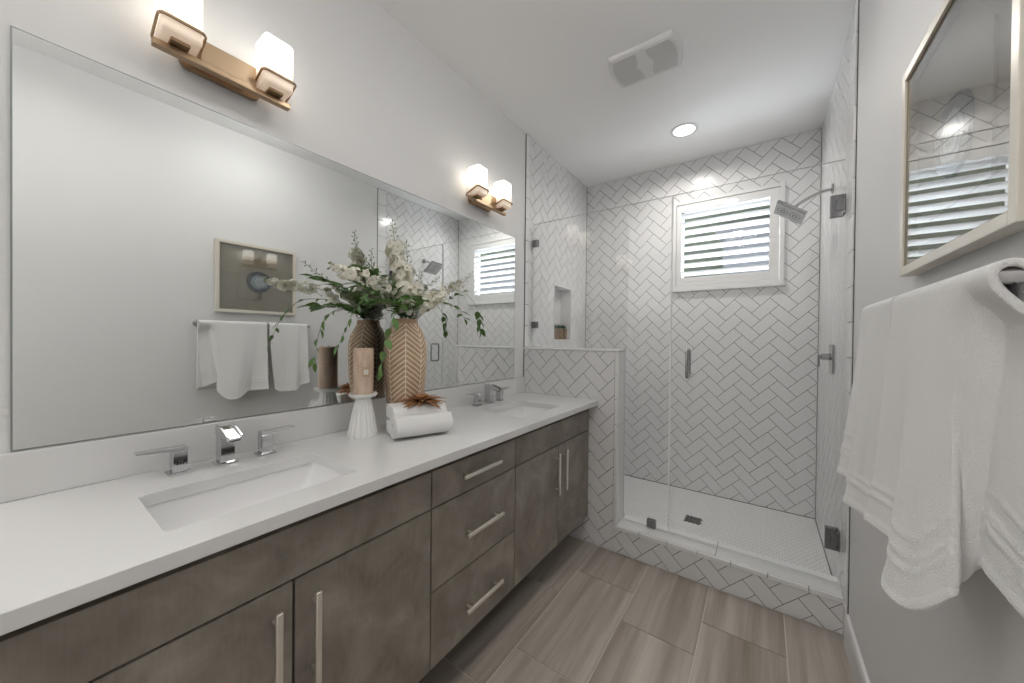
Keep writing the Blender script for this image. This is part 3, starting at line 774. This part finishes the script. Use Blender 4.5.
def flower_stem(i, ctrl, label, f0, f1, nbl, spread=.022, size=1.0, buds=10, leaves=5, seed=0):
    rnd = random.Random(seed); P = stem_pts(ctrl, i); r = empty('flower_stem', P[0], label, 'flower', 'white flower spikes in the vase')
    m = MB(); m.tube(P, [.0022 - .0014 * k / 28 for k in range(29)], 6); m.build('stem', 'stem', r, smooth=60)
    for k in range(nbl):
        t = f0 + (f1 - f0) * (k + .5) / nbl; q = t * 28; a = int(q); c = P[a].lerp(P[min(a + 1, 28)], q - a); dd = (P[min(a + 1, 28)] - P[a - 1]).normalized()
        sd = dd.orthogonal().normalized(); sd.rotate(Quaternion(dd, k * 2.4 + rnd.uniform(-.3, .3)))
        fall = 1 - .55 * max(0, (t - f0) / (f1 - f0) - .4)
        o = bpy.data.objects.new('blossom', BL); COL.objects.link(o); o.parent = r
        nd = (sd + dd * .35 + V((rnd.uniform(-.3, .3), rnd.uniform(-.3, .3), rnd.uniform(-.3, .3)))).normalized()
        o.location = c + sd * spread * fall * rnd.uniform(.5, 1.35) - P[0]; o.rotation_mode = 'QUATERNION'; o.rotation_quaternion = nd.to_track_quat('Z', 'Y')
        s = 1.5 * size * fall * rnd.uniform(.75, 1.3); o.scale = (s, s, s)
    m = MB()
    for k in range(buds):
        t = f1 + (1 - f1) * (k + 1) / buds; q = min(t, .9999) * 28; a = int(q); c = P[a].lerp(P[min(a + 1, 28)], q - a); dd = (P[min(a + 1, 28)] - P[a - 1]).normalized()
        sd = dd.orthogonal().normalized(); sd.rotate(Quaternion(dd, k * 2.4)); L = .014 * (1 - .6 * k / buds); e = c + sd * L + dd * L * .6
        m.tube([c, e], .0006, 4); br = .0040 * (1 - .45 * k / buds)
        m.tube([e - (sd + dd) * .002, e + (sd + dd) * .0015, e + (sd + dd) * .004], [br * .5, br, br * .3], 6)
    if buds: m.build('buds', 'bud', r, smooth=60)
    m = MB()
    for k in range(leaves):
        t = .22 + (f0 - .18) * (k + .5) / leaves; q = t * 28; a = int(q); c = P[a]; dd = (P[a + 1] - P[a - 1]).normalized(); sd = dd.orthogonal().normalized(); sd.rotate(Quaternion(dd, k * 2.4 + seed))
        leaf(m, c, sd + dd * .5, dd, rnd.uniform(.05, .075), .010)
    if leaves: m.build('leaves', 'leaf', r, recalc=False, smooth=80)
    return r
def sprig(i, ctrl, label, nl, L=.05, wd=.011, t0=.3, seed=0, mat='leaf', group='leafy sprigs in the vase', tipdown=0.0):
    rnd = random.Random(seed); P = stem_pts(ctrl, i); r = empty('leafy_sprig', P[0], label, 'leafy sprig', group)
    m = MB(); m.tube(P, [.0018 - .0011 * k / 28 for k in range(29)], 6); m.build('stem', 'stem', r, smooth=60)
    m = MB()
    for k in range(nl):
        t = t0 + (1 - t0) * (k + .5) / nl; q = min(t * 28, 27.9); a = int(q); c = P[a].lerp(P[a + 1], q - a); dd = (P[a + 1] - P[max(a - 1, 0)]).normalized()
        sd = dd.cross(V((0, 0, 1))); sd = sd.normalized() if sd.length > .1 else V((0, 1, 0)); sd = sd * (1 if k % 2 else -1) + V((rnd.uniform(-.5, .5), rnd.uniform(-.5, .5), rnd.uniform(-.3, .5) - tipdown))
        leaf(m, c, sd * .8 + dd * .7, V((0, 0, 1)) + V((rnd.uniform(-.6, .6), rnd.uniform(-.6, .6), 0)), L * rnd.uniform(.75, 1.2), wd * rnd.uniform(.8, 1.15), .2)
    dd = P[-1] - P[-3]; leaf(m, P[-1], dd, V((.2, .1, 1)), L * .9, wd * .8)
    m.build('leaves', mat, r, recalc=False, smooth=80); return r
flower_stem(0, [(.150, .945, 1.50), (.150, .912, 1.64), (.145, .893, 1.765)], 'tallest white flower spike rising from the middle of the vase', .30, .84, 44, .030, 1.3, 12, 4, 1)
flower_stem(1, [(.140, .975, 1.48), (.138, .978, 1.60), (.135, .972, 1.700)], 'upright white flower spike just right of the tallest one, green buds on top', .30, .74, 24, .027, 1.2, 12, 4, 2)
flower_stem(2, [(.17, 1.03, 1.44), (.17, 1.17, 1.51), (.15, 1.30, 1.56), (.13, 1.40, 1.632)], 'white flower spray arching far right with buds at its tip', .36, .84, 22, .020, 1.0, 9, 3, 3)
flower_stem(3, [(.13, 1.00, 1.44), (.12, 1.04, 1.50), (.11, 1.07, 1.585)], 'short white flower spike right of centre, leaning toward the mirror', .36, .84, 20, .022, 1.15, 9, 2, 4)
flower_stem(4, [(.17, .90, 1.44), (.22, .76, 1.50), (.25, .66, 1.50), (.26, .585, 1.515)], 'white flower spray leaning far left, blossoms out to its tip', .48, .97, 20, .018, .95, 5, 3, 5)
flower_stem(5, [(.16, .91, 1.45), (.19, .80, 1.53), (.20, .70, 1.60)], 'pale budding flower spike slanting up to the left', .40, .70, 10, .015, .9, 14, 3, 6)
flower_stem(6, [(.19, 1.00, 1.42), (.22, 1.05, 1.45), (.24, 1.08, 1.47)], 'low white blossom cluster over the right rim of the vase', .40, 1.0, 22, .024, 1.2, 0, 2, 7)
sprig(0, [(.19, .88, 1.44), (.26, .74, 1.45), (.28, .66, 1.38), (.27, .60, 1.25)], 'long leafy sprig drooping at far left of the bouquet', 16, .032, .0065, .35, 11, tipdown=.4)
sprig(1, [(.22, .90, 1.42), (.26, .83, 1.38), (.26, .79, 1.28), (.25, .775, 1.17)], 'sprig of large pale green leaves hanging beside the candle', 7, .050, .013, .45, 12, 'leaflight', tipdown=.5)
sprig(2, [(.16, .90, 1.46), (.18, .82, 1.52), (.19, .74, 1.54)], 'dark leafy sprig rising left behind the budding spike', 20, .066, .0155, .25, 13)
sprig(3, [(.18, 1.05, 1.42), (.17, 1.18, 1.47), (.15, 1.32, 1.525)], 'dark leafy sprig reaching right toward the shutter reflection', 14, .050, .011, .25, 14)
sprig(4, [(.18, 1.02, 1.42), (.21, 1.13, 1.44), (.21, 1.22, 1.42), (.20, 1.27, 1.38)], 'leafy sprig bending down at right of the bouquet', 10, .045, .011, .35, 15)
sprig(5, [(.20, .97, 1.41), (.25, .93, 1.44), (.30, .88, 1.44)], 'leafy sprig spilling toward the room over the vase rim', 18, .066, .0155, .25, 16)
sprig(6, [(.11, .93, 1.43), (.08, .86, 1.47), (.07, .78, 1.50)], 'leafy sprig close to the mirror on the left side', 18, .066, .0155, .25, 17)
sprig(7, [(.19, .92, 1.41), (.22, .83, 1.42), (.25, .76, 1.42)], 'low bushy leafy sprig over the left rim of the vase', 20, .066, .0155, .22, 18)
sprig(8, [(.10, 1.02, 1.44), (.08, 1.12, 1.50), (.07, 1.20, 1.52)], 'leafy sprig close to the mirror on the right side', 9, .048, .010, .3, 19)
sprig(9, [(.17, 1.05, 1.45), (.16, 1.20, 1.52), (.15, 1.36, 1.50), (.14, 1.45, 1.41), (.14, 1.46, 1.33)], 'thin arching sprig with a few leaves drooping at far right', 6, .052, .015, .78, 20, tipdown=.5)

# ------------------------------------------------------------------ sconces
def sconce(cy, label):
    root = empty('wall_sconce', (.0, cy, 2.10), label, 'wall light', 'two-light vanity sconces above the mirror')
    m = MB(); r = [(0, a, b) for a, b in rr(cy, 2.115, .100, .052, .022)]
    m.loft([[(.0, b, c) for a, b, c in r], [(.016, b, c) for a, b, c in r]]); m.build('backplate', 'brass', root, bevel=.003)
    for s in (-1, 1):
        m = MB(); m.tube([(.016, cy + s * .055, 2.095), (.062, cy + s * .055, 2.095)], .007, 10); m.build('standoff', 'brass', root, smooth=40)
    m = MB(); m.box(.060, .082, cy - .165, cy + .165, 2.050, 2.068)
    m.box(.062, .080, cy - .068, cy + .068, 2.066, 2.128); m.build('bar', 'brass', root, bevel=.0025)
    for s in (-1, 1):
        yc = cy + s * .1145; xc = .088; z0 = 2.078
        rings = []
        for dz, ins in ((0, .006), (.004, .001), (.010, 0), (.143, 0), (.150, .003), (.153, .010)):
            rings.append([(x, y, z0 + dz) for x, y in rr(xc, yc, .0415 - ins, .0415 - ins, .010)])
        m = MB(); m.loft(rings, True, True); m.build('lamp_shade', 'shade', root, smooth=50, origin=(xc, yc, z0))
        # strap: loops round the front of the shade, returns below to the holder tab
        pts = []
        for x, y in rr(xc, yc, .0475, .0475, .014, 5):
            t = (xc + .0475 - x) / .095; pts.append((x, y, 2.108 - .030 * max(0, t - .25) / .75))
        m = MB(); m.tube(pts, .0040, 8, closed=True, flat=(1.2, .8)); m.build('bracket_loop', 'brass', root, smooth=60)
        m = MB(); m.box(.055, .105, yc - .020, yc + .020, 2.0685, 2.0775); m.build('shade_holder', 'brass', root, bevel=.002)
    return root
sconce(.372, 'bronze two-light sconce above the mirror nearest the camera')
sconce(1.600, 'bronze two-light sconce above the far end of the mirror by the shower')

# ------------------------------------------------------------------ ceiling fan grille, downlight
root = empty('exhaust_fan', (.872, 1.897, H), 'white ceiling exhaust fan grille with two mesh panels', 'exhaust fan')
def fan_outline(hx, hy, bulge, n=10):
    pts = []
    for k in range(n + 1):
        t = -1 + 2 * k / n; pts.append((hx + bulge * (1 - t * t), hy * t))
    for k in range(n + 1):
        t = 1 - 2 * k / n; pts.append((-hx - bulge * (1 - t * t), hy * t))
    return pts
m = MB(); rings = []
for d, sc in ((0, 1), (.012, 1), (.020, .95)):
    rings.append([(.872 + x * (sc), 1.897 + y * (sc if sc == 1 else .93), H - d) for x, y in fan_outline(.152, .122, .024)])
m.loft(rings, True, True); m.build('cover', 'plastic', root, bevel=.003, smooth=40)
m = MB()
for s in (-1, 1):
    pts = []
    for k in range(11):
        t = -1 + 2 * k / 10; pts.append((.872 + s * (.134 + .020 * (1 - t * t)), 1.897 + .097 * t))
    for k in range(11):
        t = 1 - 2 * k / 10; pts.append((.872 + s * (.024 + .017 * math.exp(-(t / .35) ** 2)), 1.897 + .097 * t))
    m.prism(pts, H - .0185, H - .0215, lambda a, b, h: (a, b, h))
m.build('mesh_panels', 'grille', root)
def downlight(x, y, label):
    root = empty('recessed_downlight', (x, y, H), label, 'ceiling light', 'recessed ceiling lights')
    m = MB(); m.lathe([(.088, H), (.088, H - .004), (.080, H - .007), (.068, H - .005), (.066, H - .001), (.066, H)], x, y, 40, cap=False); m.build('trim_ring', 'plastic', root, smooth=40)
    m = MB(); m.lathe([(0, H - .004), (.066, H - .004), (.066, H - .0005), (0, H - .0005)], x, y, 32, cap=False); m.build('lens', 'lens', root, smooth=30)
downlight(*CANS[0], 'round white recessed ceiling light over the shower')
downlight(*CANS[1], 'added round recessed fill light over the vanity, above the camera view')
downlight(*CANS[2], 'added round recessed fill light, unseen behind the camera')

root = empty('fill_ceiling_light', (1.15, .98, H), 'unseen drum fill light added in front of the vanity, above the camera view', 'ceiling light')  # unseen drum added to brighten the room from above
m = MB(); m.lathe([(0, H - .001), (.185, H - .001), (.185, H - .02), (0, H - .02)], 1.15, .98, 48, cap=False); m.build('ceiling_plate', 'plastic', root, smooth=40)
m = MB(); m.lathe([(0, H - .021), (.17, H - .021), (.17, H - .085), (.155, H - .095), (0, H - .098)], 1.15, .98, 48, cap=False); m.build('diffuser', 'drum', root, smooth=40)

root = empty('fill_floor_lamp', (-.70, -.95, 0), 'slim white uplight fill lamp added unseen behind the camera', 'floor lamp')  # unseen stand added to carry the bounce fill
m = MB(); m.lathe([(0, 0), (.14, 0), (.14, .012), (.02, .022), (0, .022)], -.70, -.95, 40, cap=False); m.build('base', 'plastic', root, smooth=40)
m = MB(); m.tube([(-.70, -.95, .02), (-.70, -.95, 1.20)], .012, 14); m.build('pole', 'plastic', root, smooth=40)
m = MB(); m.lathe([(0, 1.19), (.03, 1.19), (.10, 1.24), (.16, 1.33), (.155, 1.332), (.095, 1.25), (0, 1.22)], -.70, -.95, 40, cap=False); m.build('shade', 'plastic', root, smooth=60)

# ------------------------------------------------------------------ shower glass and hardware
YG = 2.204; ZG = 2.124; XD = .953; gt = .005
def pane(m, poly):   # poly in (x,z)
    n = len(poly); vs = [(x, YG - gt, z) for x, z in poly] + [(x, YG + gt, z) for x, z in poly]
    m.add(vs, [tuple(range(n)), tuple(range(2 * n - 1, n - 1, -1))], 0)
    m.add(vs, [(i, n + i, n + (i + 1) % n, (i + 1) % n) for i in range(n)], 1)
gp = empty('shower_glass_panel', (.48, YG, ZH), 'fixed clear glass panel standing on the half wall and curb', 'glass panel')
m = MB(); pane(m, [(.010, ZH + .002), (XH + .008, ZH + .002), (XH + .008, ZC + .002), (XD - .002, ZC + .002), (XD - .002, ZG), (.010, ZG)]); m.build('pane', ['glass', 'glassedge'], gp)
for z in (1.984, 1.389):
    m = MB(); m.box(.006, .048, YG - .014, YG + .014, z - .024, z + .024); m.build('wall_clip', 'darkchrome', gp, bevel=.002)
m = MB(); m.box(.835, .885, YG - .014, YG + .014, ZC, ZC + .048); m.build('curb_clip', 'darkchrome', gp, bevel=.002)
gd = empty('shower_glass_door', (1.32, YG, ZC), 'clear frameless glass shower door hinged on the right wall', 'shower door')
m = MB(); pane(m, [(XD + .002, ZC + .008), (W - .013, ZC + .008), (W - .013, ZG), (XD + .002, ZG)]); m.build('pane', ['glass', 'glassedge'], gd)
m = MB(); m.box(XD - .003, XD + .004, YG - .0065, YG + .0065, ZC + .010, ZG - .002); m.build('seal_strip', 'seal', gd)
for z in (1.914, .372):
    m = MB(); m.box(1.637, 1.684, YG - .014, YG + .014, z - .050, z + .050); m.box(1.655, 1.688, YG - .019, YG + .019, z - .024, z + .024); m.box(1.681, 1.689, YG - .03, YG + .03, z - .045, z + .045)
    m.build('hinge', 'darkchrome', gd, bevel=.002)
m = MB()
for s in (-1, 1):
    y = YG + s * gt; e = YG + s * .045
    m.tube([(1.046, y, 1.08), (1.046, e - s * .01, 1.08), (1.046, e - s * .003, 1.083), (1.046, e, 1.09), (1.046, e, 1.222), (1.046, e - s * .003, 1.229), (1.046, e - s * .01, 1.232), (1.046, y, 1.232)], .0075, 10)
m.build('pull_handle', 'greychrome', gd, smooth=60)
# shower head
root = empty('rain_shower', (W - .005, 2.62, 2.13), 'square chrome shower head on an arm from the right tiled wall', 'shower head')
m = MB(); m.tube([(W - .004, 2.62, 2.135), (W - .010, 2.62, 2.135)], .026, 20); m.build('wall_flange', 'greychrome', root, smooth=40)
nv = V((-.58, -.12, -.80)).normalized(); hc = V((1.508, 2.60, 2.035)); e1 = V((0, 1, 0)).cross(nv).normalized(); e1 = V((.80, .0, -.56)); e1 = (e1 - nv * e1.dot(nv)).normalized(); e2 = nv.cross(e1).normalized()
m = MB(); m.tube(bez([(W - .006, 2.62, 2.135), (1.62, 2.62, 2.118), (1.56, 2.61, 2.085), hc - nv * .022], 14), .0085, 10); m.build('arm', 'greychrome', root, smooth=60)
m = MB(); m.obox(hc, e1 * .080, e2 * .080, nv * .008); m.tube([hc - nv * .008, hc - nv * .028], [.02, .013], 16); m.build('head_plate', 'greychrome', root, bevel=.002)
m = MB(); m.obox(hc + nv * .0085, e1 * .074, e2 * .074, nv * .0006); fp = m.build('spray_face', 'plastic', root)  # plain white put in for chrome reflecting the floor
m = MB()
for cx_, rr_ in ((-.034, .028), (.034, .028)):
    for ring in (.4, 1.0):
        for k in range(int(6 + 8 * ring)):
            a = 2 * pi * k / int(6 + 8 * ring); c = hc + nv * .0095 + e1 * (cx_ + rr_ * ring * cos(a)) + e2 * (rr_ * 1.4 * ring * sin(a)); m.tube([c, c + nv * .002], .0032, 6)
m.build('nozzles', 'darkchrome', root)
# valve
root = empty('shower_valve', (W - .005, 2.55, 1.195), 'chrome shower valve plate with lever on the right tiled wall', 'shower valve')
m = MB(); m.box(W - .012, W - .0035, 2.495, 2.605, 1.118, 1.272); m.build('plate', 'greychrome', root, bevel=.002)
m = MB(); m.tube([(W - .012, 2.55, 1.205), (W - .050, 2.55, 1.205)], .018, 16); m.tube([(W - .050, 2.55, 1.205), (W - .062, 2.55, 1.205)], .012, 12); m.obox((W - .060, 2.55, 1.182), (.005, 0, 0), (0, .007, 0), (0, 0, .032)); m.build('lever', 'greychrome', root, bevel=.001, smooth=40)
# drain
root = empty('shower_drain', (1.02, 2.65, zs), 'small square steel drain in the mosaic shower floor', 'drain')
m = MB(); m.box(.972, 1.068, 2.602, 2.698, zs - .004, zs + .0005, 0); m.build('grate', 'darkchrome', root, bevel=.001)
m = MB()
for i in range(4):
    for j in range(4): m.box(.984 + i * .02, .996 + i * .02, 2.615 + j * .02, 2.625 + j * .02, zs + .0002, zs + .0009)
m.build('holes', 'black', root)
# niche pots
def potted(y, r, h, label, seed):
    rnd = random.Random(seed); x = -.045; zb = NZ0 + .0065; root = empty('potted_succulent', (x, y, zb), label, 'potted plant', 'small potted succulents in the shower niche')
    m = MB(); m.lathe([(0, zb), (r * .86, zb), (r, zb + h), (r * .9, zb + h), (r * .88, zb + h - .01), (0, zb + h - .01)], x, y, 40, flute=.04, nf=10, cap=False); m.build('pot', 'pot', root, smooth=60)
    m = MB()
    for k in range(26):
        a = k * 2.4; el = radians(20 + 60 * k / 26); spear(m, (x, y, zb + h - .008), (cos(a) * cos(el), sin(a) * cos(el), sin(el) + .2), (0, 0, 1), 0.042 * rnd.uniform(.8, 1.2), .008, -.1, 4, .4)
    m.build('succulent_leaves', 'succulent', root, recalc=False, solid=.002, smooth=60)
potted(2.640, .034, .092, 'small tan pot with dark green succulent, leftmost in the shower niche', 1)
potted(2.716, .034, .094, 'small tan pot with dark green succulent, middle of the niche trio', 2)
potted(2.792, .034, .092, 'small tan pot with dark green succulent, rightmost in the shower niche', 3)

# ------------------------------------------------------------------ picture
PY0, PY1, PZ0, PZ1 = .790, 1.298, 1.452, 1.955; XF = 1.668
root = empty('framed_agate', (W, (PY0 + PY1) / 2, PZ0), 'champagne shadow-box frame with blue agate slice hung above the towels', 'framed art')
def frame_ring(m, a, x0, x1):
    m.box(x0, x1, PY0, PY0 + a, PZ0, PZ1); m.box(x0, x1, PY1 - a, PY1, PZ0, PZ1); m.box(x0, x1, PY0 + a, PY1 - a, PZ0, PZ0 + a); m.box(x0, x1, PY0 + a, PY1 - a, PZ1 - a, PZ1)
m = MB(); frame_ring(m, .021, XF, W - .002); m.build('frame', 'frame', root, bevel=.0012)
m = MB(); a = .021
for b in ((PY0 + a, PY0 + a + .003, PZ0 + a, PZ1 - a), (PY1 - a - .003, PY1 - a, PZ0 + a, PZ1 - a), (PY0 + a, PY1 - a, PZ0 + a, PZ0 + a + .003), (PY0 + a, PY1 - a, PZ1 - a - .003, PZ1 - a)): m.box(XF + .004, W - .006, *b)
m.build('inner_lip', 'framein', root)
m = MB(); m.box(W - .008, W - .004, PY0 + .012, PY1 - .012, PZ0 + .012, PZ1 - .012); m.build('backing_linen', 'linen', root)
m = MB(); m.box(W - .013, W - .008, .916, 1.177, 1.558, 1.817); m.build('mount_board', 'linen', root, bevel=.0008)
m = MB(); AY, AZ = 1.052, 1.686; pts = []
for k in range(48):
    a = 2 * pi * k / 48; r = .080 * (1 + .05 * noise.noise(V((cos(a) * 2, sin(a) * 2, 5))) + .02 * sin(3 * a + 1)); pts.append((AY + r * cos(a), AZ + r * sin(a) * .97))
m.prism(pts, W - .013, W - .019, lambda a, b, h: (h, a, b)); m.build('agate_slice', 'agate', root, origin=(W - .016, AY, AZ), bevel=.001)
m = MB(); m.box(XF + .005, XF + .0065, PY0 + .022, PY1 - .022, PZ0 + .022, PZ1 - .022); m.build('picture_glass', 'picglass', root)

# ------------------------------------------------------------------ towel bar and hanging towels
XB, ZB = 1.632, 1.368
root = empty('towel_bar', (W, 1.05, ZB), 'round chrome towel bar on the right wall under the picture', 'towel bar')
m = MB(); m.tube([(XB, .702, ZB), (XB, 1.385, ZB)], .008, 14); m.build('rod', 'chrome', root, smooth=40)
for y in (.702, 1.380):
    m = MB(); m.tube([(W - .001, y, ZB), (W - .010, y, ZB)], .024, 24); m.tube([(W - .01, y, ZB), (XB - .012, y, ZB)], .0105, 14); m.build('post', 'chrome', root, smooth=40)
def cat(P, t):
    n = len(P) - 1; f = t * n; i = min(int(f), n - 1); f -= i
    a, b, c, d = [V(P[max(0, min(n, q))]) for q in (i - 1, i, i + 1, i + 2)]
    return .5 * ((2 * b) + (c - a) * f + (2 * a - 5 * b + 4 * c - d) * f * f + (3 * b - a - 3 * c + d) * f ** 3)
def hanging_towel(ytop, xoff, bottom, back, label, seed, thick=.010):
    """ytop / xoff: positions along and off the bar per control; bottom: (x,y,z) hem controls; back: (x,z) of the back hem"""
    m = MB(); NU = 130; vs = []; rows = []
    xf = XB - .0155; xk = XB + .0155
    for k in range(14): rows.append(('b', k / 14))
    for k in range(9): rows.append(('a', k / 8))
    for k in range(1, 61): rows.append(('f', 1 - (1 - k / 60) ** 1.2))
    for kind, f in rows:
        for j in range(NU + 1):
            t = j / NU; hem = cat(bottom, t); yt = cat([(y, 0, 0) for y in ytop], t).x; xo = cat([(y, 0, 0) for y in xoff], t).x
            wv = .004 * noise.noise(V((t * 5 + seed, f * 2, 1))) + .0025 * noise.noise(V((t * 13 + seed, f * 1.2, 7)))
            if kind == 'b':
                x = back[0] + (xk - back[0]) * f + .004 * sin(t * 9 + seed) * (1 - f); z = back[1] + (ZB - back[1]) * f; y = yt + .010 * (1 - f) * (t - .5)
            elif kind == 'a':
                a = pi * f; x = XB + .0155 * cos(a); z = ZB + .0155 * sin(a) + .001; y = yt
            else:
                g = f ** 1.15; e = f ** 1.5; so = min(1, f * 6); so = so * so * (3 - 2 * so)
                xt = xf + xo * so
                x = xt + (hem.x - xt) * (g * .75 + e * .25) + wv * min(1, f * 1.6); z = ZB + (hem.z - ZB) * f; y = yt + (hem.y - yt) * e
                L = (ZB - hem.z); dist = L * (1 - f)
                for c0, c1 in ((.058, .066), (.076, .084), (.112, .118)):      # woven border bands near the hem
                    if c0 < dist < c1: x -= .0026
                if dist < .014: x -= .0022
            vs.append((x, y, z))
    n1 = NU + 1
    m.add(vs, [(i * n1 + j, i * n1 + j + 1, (i + 1) * n1 + j + 1, (i + 1) * n1 + j) for i in range(len(rows) - 1) for j in range(NU)])
    o = m.build('hanging_towel', 'towel', origin=(XB, sum(ytop) / len(ytop), ZB), smooth=180, recalc=False)
    s = o.modifiers.new('thickness', 'SOLIDIFY'); s.thickness = thick; s.offset = 0
    s = o.modifiers.new('smooth', 'SUBSURF'); s.levels = 1; s.render_levels = 1
    tag(o, label, 'towel', 'white towels hanging on the bar'); return o
# near towel: flat part, recess, round roll at the near edge that turns back to the wall
hanging_towel([1.078, 1.05, 1.02, .99, .95, .92, .89, .86, .83, .80, .78, .765, .755, .750, .745, .728, .690],
              [0, 0, .001, .003, .004, .002, 0, -.001, -.001, 0, .002, .008, .018, .030, .036, .037, .037],
              [(1.579, 1.08, 0.896), (1.598, 1.03, 0.896), (1.615, 0.98, 0.895), (1.606, 0.955, 0.898), (1.583, 0.92, 0.869), (1.572, 0.89, 0.852), (1.578, 0.86, 0.849), (1.594, 0.83, 0.858), (1.608, 0.80, 0.890), (1.622, 0.79, 0.920), (1.628, 0.815, 0.932), (1.630, 0.835, 0.917), (1.638, 0.825, 0.923), (1.650, 0.812, 0.955), (1.652, 0.795, 0.968), (1.655, 0.775, 0.962), (1.668, 0.725, 0.938)],
              (1.684, .930), 'white bath towel nearest the camera, its front edge curling outward', 1)
hanging_towel([1.362, 1.34, 1.318, 1.302, 1.29, 1.25, 1.20, 1.15, 1.11, 1.095], [0, .002, .006, .006, 0, -.002, 0, 0, 0, 0],
              [(1.572, 1.362, .915), (1.585, 1.335, .910), (1.596, 1.312, .905), (1.596, 1.290, .890), (1.572, 1.262, .868), (1.580, 1.235, .866), (1.594, 1.20, .866), (1.600, 1.16, .870), (1.604, 1.135, .885), (1.602, 1.13, .895)],
              (1.682, 1.0), 'white bath towel hanging farther along the bar toward the shower', 4)

for o in S.objects:
    if '_o' in o: del o['_o']
